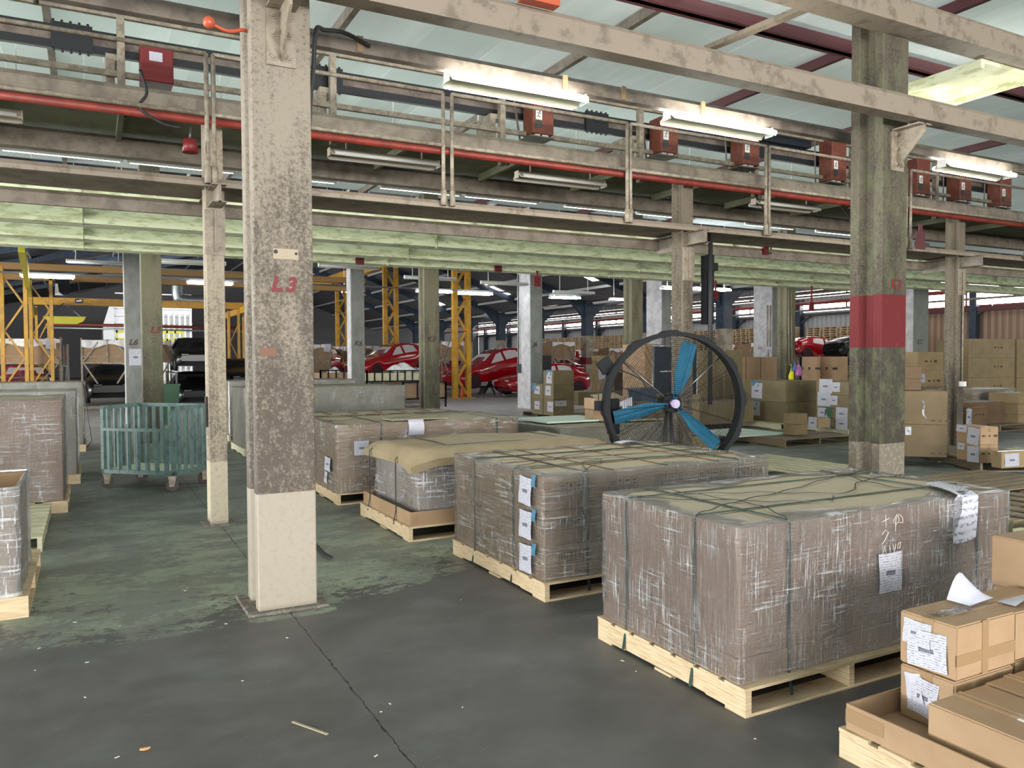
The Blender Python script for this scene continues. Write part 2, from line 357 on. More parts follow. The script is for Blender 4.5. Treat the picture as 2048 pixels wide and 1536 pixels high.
# ------------------------------------------------------------------ mesh helpers
class MB:
    """collects shapes (world coordinates unless the thing is turned) and links them as ONE mesh"""
    def __init__(s): s.bm = bmesh.new()
    def xf(s, vs, M):
        for v in vs: v.co = M @ v.co
    def box(s, a, b, M=None):
        a = Vector(a); b = Vector(b); c = (a + b) / 2; d = b - a
        vs = bmesh.ops.create_cube(s.bm, size=1)['verts']
        for v in vs:
            v.co = Vector((v.co.x * d.x + c.x, v.co.y * d.y + c.y, v.co.z * d.z + c.z))
        if M: s.xf(vs, M)
        return vs
    def bar(s, p, q, w, h=None, up=(0, 0, 1)):
        # square bar from p to q, width w (sideways) and height h
        h = h or w; p = Vector(p); q = Vector(q); d = (q - p); L = d.length
        if L < 1e-6: return
        d.normalize(); up = Vector(up)
        if abs(d.dot(up)) > .98: up = Vector((0, 1, 0))
        x = d.cross(up).normalized(); y = x.cross(d).normalized()
        vs = []
        for t in (p, q):
            for sx, sy in ((-1, -1), (1, -1), (1, 1), (-1, 1)):
                vs.append(s.bm.verts.new(t + x * (sx * w / 2) + y * (sy * h / 2)))
        a, b = vs[:4], vs[4:]
        s.bm.faces.new(a[::-1]); s.bm.faces.new(b)
        for i in range(4):
            j = (i + 1) % 4; s.bm.faces.new((a[i], a[j], b[j], b[i]))
    def tube(s, pts, r, n=8, closed=False, caps=True):
        pts = [Vector(p) for p in pts]; rings = []
        N = len(pts); prev = None
        for i, p in enumerate(pts):
            if closed: d = pts[(i + 1) % N] - pts[i - 1]
            else: d = pts[min(i + 1, N - 1)] - pts[max(i - 1, 0)]
            d.normalize()
            if prev is None:
                a = Vector((0, 0, 1)) if abs(d.z) < .9 else Vector((1, 0, 0))
                x = d.cross(a).normalized()
            else:
                x = (prev - d * prev.dot(d)).normalized()
            prev = x; y = d.cross(x)
            rr = r[i] if isinstance(r, (list, tuple)) else r
            rings.append([s.bm.verts.new(p + (x * math.cos(2 * math.pi * k / n) + y * math.sin(2 * math.pi * k / n)) * rr) for k in range(n)])
        for i in range(N if closed else N - 1):
            a, b = rings[i], rings[(i + 1) % N]
            for k in range(n):
                f = s.bm.faces.new((a[k], a[(k + 1) % n], b[(k + 1) % n], b[k])); f.smooth = True
        if caps and not closed:
            s.bm.faces.new(rings[0][::-1]); s.bm.faces.new(rings[-1])
    def ribbon(s, pts, w, t, side=None):
        # flat strap along pts; side = direction of its width
        pts = [Vector(p) for p in pts]; rows = []
        for i, p in enumerate(pts):
            d = (pts[min(i + 1, len(pts) - 1)] - pts[max(i - 1, 0)]).normalized()
            sd = Vector(side) if side else d.cross(Vector((0, 0, 1)))
            sd = (sd - d * sd.dot(d)).normalized(); n = sd.cross(d).normalized()
            rows.append([s.bm.verts.new(p + sd * a * w / 2 + n * b * t / 2) for a, b in ((-1, -1), (1, -1), (1, 1), (-1, 1))])
        for a, b in zip(rows, rows[1:]):
            for k in range(4): s.bm.faces.new((a[k], a[(k + 1) % 4], b[(k + 1) % 4], b[k]))
        s.bm.faces.new(rows[0][::-1]); s.bm.faces.new(rows[-1])
    def prism(s, poly, axis, a, b):
        # polygon of 2-D points extruded along axis ('x': poly is (y,z); 'y': (x,z); 'z': (x,y))
        def P(q, t):
            return {'x': (t, q[0], q[1]), 'y': (q[0], t, q[1]), 'z': (q[0], q[1], t)}[axis]
        A = [s.bm.verts.new(P(q, a)) for q in poly]; B = [s.bm.verts.new(P(q, b)) for q in poly]
        s.bm.faces.new(A[::-1]); s.bm.faces.new(B)
        for i in range(len(poly)):
            j = (i + 1) % len(poly); s.bm.faces.new((A[i], A[j], B[j], B[i]))
        return A + B
    def cyl(s, p, q, r, n=16, r2=None):
        s.tube([p, q], [r, r if r2 is None else r2], n)
    def quad(s, pts):
        s.bm.faces.new([s.bm.verts.new(p) for p in pts])
    def sheet(s, fn, nu, nv, t=.0):
        uvl = s.bm.loops.layers.uv.verify()
        g = [[s.bm.verts.new(fn(i / nu, j / nv)) for j in range(nv + 1)] for i in range(nu + 1)]
        fs = []
        for i in range(nu):
            for j in range(nv):
                f = s.bm.faces.new((g[i][j], g[i + 1][j], g[i + 1][j + 1], g[i][j + 1])); f.smooth = True; fs.append(f)
                for lp, (a, c) in zip(f.loops, ((i, j), (i + 1, j), (i + 1, j + 1), (i, j + 1))): lp[uvl].uv = (a / nu, c / nv)
        if t:
            bmesh.ops.recalc_face_normals(s.bm, faces=fs)
            bmesh.ops.solidify(s.bm, geom=fs, thickness=t)
    def bevel(s, w=.004, seg=1, ang=30):
        bmesh.ops.remove_doubles(s.bm, verts=s.bm.verts, dist=1e-5)
        es = [e for e in s.bm.edges if len(e.link_faces) == 2 and e.calc_face_angle(0) > R(ang)]
        bmesh.ops.bevel(s.bm, geom=es, offset=w, segments=seg, affect='EDGES', clamp_overlap=True)
        return s
    def build(s, name, m, parent=None, origin=None, smooth=False):
        bmesh.ops.recalc_face_normals(s.bm, faces=s.bm.faces)
        me = bpy.data.meshes.new(name)
        if origin is None:
            if parent is not None: origin = Vector(parent.get('_o', (0, 0, 0)))
            else:
                xs = [v.co for v in s.bm.verts]
                origin = Vector(((min(v.x for v in xs) + max(v.x for v in xs)) / 2, (min(v.y for v in xs) + max(v.y for v in xs)) / 2, min(v.z for v in xs)))
        origin = Vector(origin)
        for v in s.bm.verts: v.co -= origin
        s.bm.to_mesh(me); s.bm.free()
        if smooth:
            for p in me.polygons: p.use_smooth = True
        me.materials.append(MT(m))
        o = bpy.data.objects.new(name, me); COL.objects.link(o)
        if parent is not None:
            o.parent = parent; o['_o'] = list(origin)
        else:
            o.location = origin; o['_o'] = list(origin)
        return o

ROOTS = []
def tag(o, label, cat, group=None, kind=None):
    o['label'] = label; o['category'] = cat
    if group: o['group'] = group
    if kind: o['kind'] = kind
    return o
def thing(name, label, cat, loc=(0, 0, 0), group=None, rz=0.0, local=False):
    """an Empty at the base; parts are built in world coordinates unless local=True"""
    o = bpy.data.objects.new(name, None); COL.objects.link(o)
    o.empty_display_size = .1
    o.location = loc; o.rotation_euler = (0, 0, rz)
    o['_o'] = [0, 0, 0] if local else list(loc)
    return tag(o, label, cat, group)
def struct(name, mb, m, label=None):
    o = mb.build(name, m); o['kind'] = 'structure'
    if label: o['label'] = label
    return o
def clone(root, loc, rz=None, label=None, group=None):
    r = root.copy(); COL.objects.link(r); r.location = loc
    if rz is not None: r.rotation_euler = (0, 0, rz)
    if label: r['label'] = label
    if group: r['group'] = group
    for ch in list(root.children):
        c = ch.copy(); COL.objects.link(c); c.parent = r
        for g in ch.children:
            d = g.copy(); COL.objects.link(d); d.parent = c
    return r
def text(name, body, size, mat, parent, origin, xdir, up=(0, 0, 1), shear=0.0, ext=.001, spacing=1.0, bold=.0):
    cu = bpy.data.curves.new(name, 'FONT'); cu.body = body; cu.size = size; cu.extrude = ext; cu.shear = shear
    cu.space_character = spacing; cu.offset = bold; cu.align_x = 'LEFT'
    cu.materials.append(MT(mat))
    o = bpy.data.objects.new(name, cu); COL.objects.link(o)
    x = Vector(xdir).normalized(); y = Vector(up).normalized(); z = x.cross(y)
    po = Vector(parent.get('_o', (0, 0, 0))) if parent else Vector((0, 0, 0))
    q = Vector(origin) - po
    o.matrix_local = Matrix(((x.x, y.x, z.x, q.x), (x.y, y.y, z.y, q.y), (x.z, y.z, z.z, q.z), (0, 0, 0, 1)))
    if parent: o.parent = parent
    o['_o'] = list(origin)
    return o
def spline(pts, n=6):
    pts = [Vector(p) for p in pts]; out = []
    for i in range(len(pts) - 1):
        p0 = pts[max(i - 1, 0)]; p1 = pts[i]; p2 = pts[i + 1]; p3 = pts[min(i + 2, len(pts) - 1)]
        for k in range(n):
            t = k / n
            out.append(.5 * ((2 * p1) + (p2 - p0) * t + (2 * p0 - 5 * p1 + 4 * p2 - p3) * t * t + (3 * p1 - p0 - 3 * p2 + p3) * t ** 3))
    out.append(pts[-1]); return out

# ================================================================== THE SETTING
b = MB(); b.box((-21, -19, -.2), (52, 95, 0)); struct('floor', b, 'floor_worn')
b = MB(); b.quad([(-20, -18, 5.43), (44, -18, 5.43), (44, 17.6, 5.43), (-20, 17.6, 5.43)]); struct('ceiling', b, 'ceiling_sheet')
# wall behind the camera with its wide loading bays
b = MB()
b.box((-20, -18.2, 0), (-8, -18, 5.5)); b.box((14, -18.2, 0), (44.2, -18, 5.5)); b.box((-8, -18.2, 4.9), (14, -18, 5.5))
struct('wall_back', b, 'corrugated_grey')
b = MB()
b.box((-20.2, -18.2, 0), (-20, -5.2, 5.5)); b.box((-20.2, 17.2, 0), (-20, 23.8, 14)); b.box((-20.2, -5.2, 5.3), (-20, 17.2, 5.5)); b.box((-20.2, 48.2, 0), (-20, 95, 14)); b.box((-20.2, 23.8, 5.6), (-20, 48.2, 14))
struct('wall_left', b, 'corrugated_grey')
b = MB(); b.box((-20, 92, 0), (44, 92.3, 14)); struct('wall_far', b, 'roof_sheet_dark')
# right wall: ribbed sheeting, a clerestory strip of windows, then a parapet sheet
XW = 44.0
b = MB()
def ribs(b, x, y0, y1, z0, z1, pitch=.38, d=.03):
    y = y0; n = int((y1 - y0) / pitch)
    poly = []
    for i in range(n):
        yy = y0 + i * pitch
        poly += [(x, yy), (x, yy + pitch * .45), (x - d, yy + pitch * .55), (x - d, yy + pitch * .9)]
    A = [b.bm.verts.new((p[0], p[1], z0)) for p in poly]; B = [b.bm.verts.new((p[0], p[1], z1)) for p in poly]
    for i in range(len(poly) - 1): b.bm.faces.new((A[i], A[i + 1], B[i + 1], B[i]))
ribs(b, XW, 31.5, 92, 0, 4.75); b.box((XW + .02, 31.5, 0), (XW + .1, 92, 4.75)); b.box((XW, 31.5, 6.25), (XW + .1, 92, 8.0)); b.box((XW, 31.5, 5.45), (XW + .1, 92, 5.75))
struct('wall_right', b, 'corrugated_grey')
b = MB(); ribs(b, XW, -18, 31.4, 0, 4.3, .42); b.box((XW + .02, -18, 0), (XW + .1, 31.4, 4.3)); b.box((XW, -18, 6.2), (XW + .1, 31.4, 8))
struct('wall_right_near', b, 'corrugated_brown')
def windows(idx, x, y0, y1, z0, z1, n, framemat, zs=()):
    b = MB()
    L = (y1 - y0) / n
    for i in range(n + 1): b.box((x - .12, y0 + i * L - .05, z0), (x + .05, y0 + i * L + .05, z1))
    b.box((x - .12, y0, z0 - .06), (x + .05, y1, z0 + .06)); b.box((x - .12, y0, z1 - .06), (x + .05, y1, z1 + .06))
    for z in zs: b.box((x - .08, y0, z - .05), (x + .05, y1, z + .05))
    f = struct('window_%d' % idx, b, framemat)
    g = MB(); g.box((x + .06, y0, z0), (x + .08, y1, z1)); g.build('pane', 'daylight_glass', f)
windows(1, XW, 31.6, 92, 4.9, 5.35, 14, 'steel_brown')
windows(2, XW, 31.6, 92, 5.85, 6.15, 14, 'steel_brown')
windows(3, XW, 14, 31.3, 4.45, 6.2, 5, 'red_pipe', (5.4,))
# roofs of the far hall: main span rises from its gutter at x=29.4 to a ridge at x=12, right span beyond the gutter
def slope(b, xa, za, xb, zb, y0, y1, t=.08):
    b.prism([(xa, za), (xb, zb), (xb, zb + t), (xa, za + t)], 'y', y0, y1)
b = MB(); slope(b, -20, 4.2, 12, 11.8, 17.6, 92); slope(b, 12, 11.8, 29.4, 5.45, 17.6, 92); slope(b, 29.4, 5.45, 44, 7.9, 17.6, 92)
b.box((-20, 17.6, 5.5), (44, 17.7, 12.5))
struct('ceiling_far', b, 'roof_sheet_dark')
# translucent roof lights in the right span and a few in the main span
def roof_z(x):
    if x < 12: return 4.2 + (x + 20) * 7.6 / 32
    if x < 29.4: return 11.8 - (x - 12) * 6.35 / 17.4
    return 5.45 + (x - 29.4) * 2.45 / 14.6
k = 4
def roof_light(x0, x1, y0, y1):
    global k
    b = MB()
    b.quad([(x0, y0, roof_z(x0) - .03), (x1, y0, roof_z(x1) - .03), (x1, y1, roof_z(x1) - .03), (x0, y1, roof_z(x0) - .03)])
    struct('window_%d' % k, b, 'skylight_glass'); k += 1
for y in range(22, 90, 5):
    roof_light(37.2, 39.6, y, y + 2.4)
    if y % 2 == 0: roof_light(31.0, 32.6, y + 1, y + 2.4)
for y in (27, 39, 51, 63): roof_light(25.0, 27.0, y, y + 1.4)
# trims
for i in range(15):
    x = 30.2 + i * .93; b = MB(); b.box((x, 17.9, roof_z(x) - .26), (x + .09, 91.9, roof_z(x) - .10)); struct('trim_%d' % (80 + i), b, 'steel_brown')
b = MB(); b.box((XW - .35, 31.5, 4.45), (XW - .05, 92, 4.62)); struct('trim_1', b, 'dark_steel')
b = MB(); b.box((XW - .5, 14, 4.15), (XW - .05, 31.4, 4.4)); struct('trim_2', b, 'maroon_steel')

# ================================================================== CONCRETE COLUMNS
def h_section(x, y, w, d, fl=.10, rec=.075, ch=.02):
    x1, y1 = x + w, y + d
    return [(x, y), (x1, y), (x1, y + fl), (x1 - rec, y + fl + .05), (x1 - rec, y1 - fl - .05), (x1, y1 - fl), (x1, y1),
            (x, y1), (x, y1 - fl), (x + rec, y1 - fl - .05), (x + rec, y + fl + .05), (x, y + fl)]
def h_column(label, x, y, top, m, w=.37, d=.37, group=None, base=True):
    t = thing('concrete_column', label, 'column', (x + w / 2, y + d / 2, 0), group)
    b = MB(); b.prism(h_section(x, y, w, d), 'z', 0, top); b.bevel(.008); b.build('shaft', m, t)
    if base:
        b = MB()
        b.prism([(x - .07, y - .05), (x + w + .07, y - .055), (x + w + .08, y + d + .05), (x - .075, y + d + .06)], 'z', 0, .022)
        b.bevel(.008); b.build('plinth', 'column_foot', t)
    return t
def bolt(b, p, n=(0, -1, 0), r=.017):
    p = Vector(p); n = Vector(n)
    b.cyl(p, p + n * .006, r * 1.6, 14); b.cyl(p, p + n * .02, r * 1.1, 6); b.cyl(p, p + n * .032, r * .6, 10)
def bracket(t, xc, y, z0, out=.30, z1=3.80, mat='post_bracket'):
    """bolted plate with a triangular gusset carrying the beam in front of the column"""
    b = MB(); b.box((xc - .09, y - .014, z0), (xc + .09, y, z1))
    p = b.prism([(y - .014, z0 + .03), (y - .014, z1), (y - out, z1), (y - out, z1 - .09)], 'x', xc - .008, xc + .008)
    b.box((xc - .09, y - out, z1 - .014), (xc + .09, y, z1))
    o = b.build('bracket', mat, t)
    b = MB()
    for z in (z0 + .055, z0 + .20, z0 + .36 if z1 - z0 > .4 else z1 - .05):
        for sx in (-.05, .05): bolt(b, (xc + sx, y - .014, z))
    b.build('bolts', mat, o)
simple('column_foot', (.13, .115, .10), .8, col2=(.26, .23, .19), sc=24, lo=.45, hi=.6, kind='World', bump=.4)
simple('cream_reflector_dull', (.40, .33, .24), .7)
simple('post_bracket', (.31, .26, .20), .5, col2=(.22, .18, .135), sc=14, kind='World')
XL, XK, XJ, XH, Y3, Y5, Y6 = .912, 6.767, 12.577, 18.2, 5.135, 17.0, 22.41
cl3 = h_column('nearest concrete column, cream paint worn to brown, marked L3', XL, Y3, 5.42, 'column_paint')
text('lettering', 'L3', .125, 'red_ink', cl3, (XL + .105, Y3 - .003, 2.040), (1, 0, -.01), shear=.22, spacing=1.45, bold=.006)
bracket(cl3, XL + .185, Y3, 3.44)
b = MB(); b.box((XL + .12, Y3 - .003, 2.24), (XL + .275, Y3, 2.305)); bp_ = b.build('filled_patch', 'cream_reflector_dull', cl3)
b = MB(); b.cyl((XL + .135, Y3 - .006, 2.285), (XL + .135, Y3 - .002, 2.285), .013, 12); b.cyl((XL + .262, Y3 - .006, 2.278), (XL + .262, Y3 - .002, 2.278), .009, 12); b.build('drill_holes', 'dark_void', bp_)
b = MB(); b.box((XL + .03, Y3 - .002, 1.63), (XL + .13, Y3, 1.68)); b.build('brown_patch', 'maroon_rust', cl3)
ck3 = h_column('mossy concrete column with a wide red band, marked K3', XK, Y3, 5.42, 'column_paint_band')
text('lettering', 'K3', .125, 'red_ink', ck3, (XK + .135, Y3 - .003, 2.275), (1, 0, 0), spacing=1.15, bold=.003)
bracket(ck3, XK + .20, Y3, 3.41)
cl5 = h_column('olive stained concrete column marked L5, behind the teal cage trolley', XL, Y5, 5.40, 'column_paint_olive')
text('lettering', 'L5', .17, 'red_ink', cl5, (XL + .14, Y5 - .004, 2.155), (1, 0, 0), shear=.3, spacing=1.2, bold=.006)
ck5 = h_column('dark mottled concrete column marked K5 beside the yellow lattice mast', XK, Y5, 5.40, 'column_paint_olive')
text('lettering', 'K5', .17, 'ink', ck5, (XK + .06, Y5 - .004, 2.02), (1, 0, 0), shear=.3, spacing=1.1, bold=.006)
cj5 = h_column('stained concrete column directly behind the left rim of the fan', XJ, Y5, 5.40, 'column_paint_olive')
text('lettering', 'J5', .17, 'ink', cj5, (XJ + .09, Y5 - .004, 1.98), (1, 0, 0), shear=.3, bold=.005)
ch5 = h_column('dark concrete column with two cords and bags hanging on it', XH, Y5, 5.40, 'column_paint_olive')
b = MB()
for dx in (.05, .17): b.tube([(XH + dx, Y5 - .02, 3.6), (XH + dx + .005, Y5 - .03, 2.6), (XH + dx + .01, Y5 - .05, 1.35)], .012, 6)
b.build('cord', 'rail_paint', ch5)
# plain square columns of the next row, the lit left side given its own lighter colour
def square_column(label, x, y, top, w=.40, d=.42, mark=None, mz=1.95):
    t = thing('square_column', label, 'column', (x + w / 2, y + d / 2, 0))
    b = MB(); b.box((x, y, 0), (x + w, y + d, top)); b.bevel(.012); b.build('shaft', 'column_grey', t)
    b = MB(); b.box((x - .006, y + .02, 0), (x + .0, y + d - .02, top)); b.build('lit_side', 'column_lit', t)
    if mark: text('lettering', mark, .20, 'ink' if mark != 'L6' else 'ink', t, (x + .08, y - .004, mz), (1, 0, 0), shear=.3, bold=.006)
    return t
sl6 = square_column('grey square column marked L6 with a notice, left of column L5', XL - .1, Y6, 6.5, mark='L6', mz=2.02)
b = MB(); b.sheet(lambda u, v: Vector((XL - .02 + .30 * u, Y6 - .008, 1.50 + .42 * v)), 2, 2); b.build('notice', 'label_print', sl6)
sk6 = square_column('grey square column marked K6 with a pale lit left side', XK - .1, Y6, 6.5, mark='K6', mz=2.02)
sj6 = square_column('grey square column marked J6 with a broad lit side, by stacked cartons', XJ, Y6, 6.5, .44, .9, mark='J6', mz=2.02)
b = MB(); b.tube([(XJ - .06, Y6 + .7, 4.4), (XJ - .07, Y6 + .7, 1.3)], .02, 6); b.box((XJ - .12, Y6 + .62, 1.15), (XJ - .02, Y6 + .74, 1.45)); b.build('conduit', 'dark_steel', sj6)
sh6 = square_column('square column with a lit left side seen just left of the fan post', 17.9, Y6, 6.5, .42, .9)
sg6 = square_column('square column with a lit white side behind the bag column, marked in red', 23.25, Y6, 6.5, .30, 1.0)
text('lettering', 'H5', .2, 'red_ink', sg6, (23.24, Y6 + .75, 1.93), (0, -1, 0), shear=.2)
sg5 = square_column('broad grey column just right of the red banded column', 24.0, Y5, 5.4, .78, .75)
text('lettering', 'E2', .22, 'ink', sg5, (24.22, Y5 - .004, 2.05), (1, 0, 0))
# blue steel columns with pale feet far inside the hall
def blue_column(label, y, band=False):
    x = 29.2
    t = thing('blue_column', label, 'column', (x + .3, y + .3, 0), 'blue steel columns along the gutter line')
    b = MB(); b.box((x, y, 3.15), (x + .6, y + .6, 5.3)); b.prism([(x, 5.4), (x - 1.6, 6.0), (x, 4.3)], 'y', y + .15, y + .45); b.prism([(x + .6, 5.4), (x + 2.2, 5.7), (x + .6, 4.3)], 'y', y + .15, y + .45)
    b.build('upper_shaft', 'blue_steel', t)
    b = MB(); b.box((x, y, 0), (x + .6, y + .6, 3.15)); b.build('foot', 'pale_foot', t)
    if band:
        b = MB(); b.box((x - .01, y - .01, 1.25), (x + .61, y + .61, 1.7)); b.build('red_band', 'red_ink', t)
simple('pale_foot', (.40, .36, .28), .7, col2=(.26, .22, .17), sc=3, kind='World')
for i, (y, lb) in enumerate(((44.5, 'blue topped column with a red band, nearest of its row'), (51.0, 'blue topped column just right of column J6'), (57.2, 'blue topped column above the large red car shell'), (63.5, 'fourth blue topped column, just right of the tallest lattice mast'), (69.8, 'fifth blue topped column, left of the tallest lattice mast'), (76.0, 'farthest blue topped column, behind the middle lattice mast'), (38.0, 'blue topped column nearest the fan post'), (31.5, 'blue topped column right of the broad white column'))):
    blue_column(lb, y, band=(i == 0))

# slender posts carrying the walkway
def post(label, x, pm='post_paint_dark'):
    y = 8.14; w, d = .165, .24
    t = thing('walkway_post', label, 'post', (x + w / 2, y + d / 2, 0), 'slender posts under the overhead walkway')
    b = MB(); b.prism(h_section(x, y, w, d, .05, .035), 'z', 0, 3.95); b.bevel(.004); b.build('shaft', pm, t)
    b = MB(); b.box((x - .06, y - .035, 0), (x + w + .06, y + d + .05, .014)); b.build('base_plate', 'column_foot', t)
    # bracket arm reaching towards the walkway, with a plate and rivets below
    b = MB(); b.box((x + w * .1, 7.80, 3.07), (x + w * .9, 8.14, 3.08)); b.box((x + w * .45, 7.80, 3.07), (x + w * .6, 8.14, 3.24)); b.box((x + w * .1, 7.80, 3.23), (x + w * .9, 8.85, 3.24))
    b.box((x + w, 8.16, 3.05), (x + w + .012, 8.9, 3.24))
    b.build('arm', 'beam_paint_dull', t)
    b = MB(); b.box((x - .01, y - .012, 2.62), (x + w + .01, y, 3.05))
    for z in (2.70, 2.90):
        for sx in (.03, w - .03): b.cyl((x + sx, y - .012, z), (x + sx, y - .022, z), .013, 10)
    b.box((x + w / 2 - .006, y - .06, 2.65), (x + w / 2 + .006, y - .01, 3.05))
    b.build('splice_plate', 'post_bracket', t)
    return t
pl = post('slender cream post with a base plate between trolley and column L3', 1.01, 'post_paint')
b = MB(); b.box((1.0, 8.30, .95), (1.012, 8.36, 1.25)); b.build('rubber_guard', 'black_rubber', pl)
pk = post('slender brown post standing behind the big fan', 6.85)
pj = post('slender post with a switch box at the right edge cartons', 12.62)
b = MB(); b.box((12.66, 8.06, 1.12), (12.74, 8.14, 1.20)); b.build('switch_box', 'white_paint', pj)
b = MB(); b.tube([(12.70, 8.11, 1.2), (12.70, 8.11, 3.0)], .012, 6); b.tube([(12.86, 8.3, 3.0), (12.86, 8.3, .9)], .014, 6); b.build('conduit', 'rail_paint', pj)

# ================================================================== OVERHEAD STEEL
X0, X1 = -9.0, 30.0
def channel(name, label, y, z0, z1, d=.145, m='beam_paint', x0=X0, x1=X1, cat='beam', lip=.03):
    """a cold-rolled channel: web facing the camera, flanges turned back, sloping upper lip"""
    b = MB()
    poly = [(y, z0), (y + d, z0), (y + d, z0 + .03), (y + .012, z0 + .03), (y + .012, z1 - .045), (y + d, z1 - .012), (y + d, z1), (y + .03, z1), (y, z1 - .04)]
    b.prism(poly, 'x', x0, x1)
    o = b.build(name, m); return tag(o, label, cat)
channel('roof_beam', 'pale beam crossing in front of columns L3 and K3', 4.80, 3.815, 4.02, .15)
channel('roof_beam', 'uppermost beam resting on top of column K3, upper right corner', 4.90, 4.70, 4.95, .25)
channel('roof_beam', 'broad beam right behind the thin guard rails, over the red pipe', 8.02, 3.90, 4.09, .16, 'beam_paint_dull')
channel('roof_beam', 'second broad beam below the deck, behind the walkway post heads', 9.78, 3.85, 4.07, .15, 'beam_paint_dull')
channel('walkway_beam', 'narrow front edge channel of the overhead walkway', 7.90, 3.225, 3.305, .06, 'beam_paint', cat='beam')
channel('walkway_beam', 'rear edge channel of the overhead walkway, in shadow', 8.84, 3.10, 3.25, .05, 'beam_paint_dull', cat='beam')
b = MB(); b.box((X0, 7.96, 3.272), (X1, 8.84, 3.284)); tag(b.build('walkway_plate', 'beam_paint_dull'), 'plate floor of the overhead walkway between its edge channels', 'walkway')
def green_beam(label, y, z0, z1, jog, x0=X0, x1=X1, m='beam_green'):
    # tall web with a deep upper face and a stepped lower flange
    b = MB()
    b.prism([(y, z0 + jog), (y - .10, z0 + jog * .9), (y - .10, z0 + .02), (y + .12, z0), (y + .12, z1), (y, z1)], 'x', x0, x1)
    o = b.build('green_beam', m); tag(o, label, 'beam', 'pale green beams of the low deck')
    j = MB()
    x = x0 + 3.1
    while x < x1: j.box((x, y - .103, z0 + .0), (x + .012, y + .0, z1 - .01)); x += 5.85
    j.build('joint_cover', 'beam_green_dull', o)
green_beam('topmost and nearest of the pale green beams', 12.3, 3.72, 3.985, .10)
green_beam('second pale green beam from the top', 14.0, 3.70, 3.97, .10)
green_beam('third pale green beam from the top, over a dark gap', 15.5, 3.66, 3.90, .09)
green_beam('lowest pale green beam, touching the tops of columns L5 and K5', 16.75, 3.66, 3.86, .07, x1=21.0)
for y, za, lb in ((11.2, 3.84, 'dark purlin in front of the topmost pale green beam'), (13.2, 3.86, 'dark purlin in the gap below the topmost pale green beam'), (14.85, 3.83, 'dark purlin in the gap below the second pale green beam'), (16.15, 3.81, 'dark purlin just above the lowest pale green beam')):
    b = MB(); b.box((X0, y, za), (X1, y + .14, 3.95)); tag(b.build('deck_purlin', 'steel_brown'), lb, 'purlin')
t = thing('deck', 'olive underside of the low deck above the first two broad beams', 'deck', (5, 9.0, 4.093))
b = MB(); b.box((X0, 8.1, 4.093), (X1, 9.95, 4.11)); b.build('deck_plate', 'deck_olive', t)
x = -2.62
while x < 16: b = MB(); b.box((x, 8.19, 4.0), (x + .05, 9.77, 4.092)); b.build('rib', 'deck_olive', t); x += 1.46
# roof purlins running away from the camera and the maroon tie beam
for i, (x, nm) in enumerate(((-.37, 'dark roof purlin at the upper left'), (2.53, 'dark roof purlin left of the first tube light'), (5.40, 'dark roof purlin above the first tube light'), (8.27, 'dark roof purlin left of column K3'), (11.2, 'dark roof purlin right of column K3'), (14.1, 'rightmost dark roof purlin'))):
    b = MB(); b.box((x, 1.0, 5.30), (x + .07, 17.5, 5.42))
    tag(b.build('roof_purlin', 'steel_brown' if i < 3 else 'maroon_steel'), nm, 'purlin', 'roof purlins')
b = MB(); b.box((-8, 6.55, 5.20), (30, 6.62, 5.36)); b.box((-8, 6.50, 5.20), (30, 6.67, 5.215)); tag(b.build('tie_beam', 'maroon_steel'), 'maroon steel beam high behind column K3', 'beam')
# brown channel carrying the lit tubes
o = channel('light_channel', 'brown channel the three lit tube lights hang from', 5.76, 3.86, 3.985, .08, 'steel_brown', x1=16, cat='channel')
b = MB()
for x in (1.78, 3.55, 4.15, 5.05, 7.2): b.box((x, 5.745, 3.865), (x + .045, 5.76, 3.98))
b.build('clamp', 'tape_brown', o)
# struts at the upper right, between beam and roof
b = MB(); b.box((8.30, 5.1, 4.66), (9.12, 6.15, 4.70)); b.box((8.24, 5.1, 4.60), (8.30, 6.15, 4.70)); b.box((9.12, 5.1, 4.60), (9.18, 6.15, 4.70)); tag(b.build('cable_tray', 'beam_green'), 'pale green tray running back from column K3 under the roof', 'tray')
b = MB(); b.bar((6.15, 6.9, 5.05), (5.85, 4.95, 4.78), .10, .05); tag(b.build('angle_strut', 'beam_paint'), 'slanting angle strut left of column K3 near the roof', 'strut')
b = MB(); b.tube([(8.1, 6.5, 4.1), (7.35, 5.8, 3.95), (7.2, 5.5, 3.72), (7.05, 5.3, 3.62)], .014, 8); tag(b.build('red_conduit', 'red_pipe'), 'thin red conduit bending beside the bracket of column K3', 'pipe')
b = MB(); b.box((2.60, 4.70, 4.005), (2.88, 4.79, 4.075)); b.box((2.64, 4.72, 4.05), (2.70, 4.78, 4.2)); b.box((2.80, 4.72, 4.05), (2.86, 4.78, 4.2)); b.cyl((2.56, 4.72, 4.03), (2.62, 4.72, 4.03), .025); tag(b.build('beam_trolley', 'orange_red'), 'orange red trolley clamped on the beam at the top edge', 'trolley')
# sprinkler pipe and thin pipe in front of the beam
b = MB(); b.tube([(X0, 7.95, 3.835), (X1, 7.95, 3.835)], .040, 12)
tag(b.build('red_pipe', 'red_pipe'), 'long red pipe running in front of the overhead beam', 'pipe')

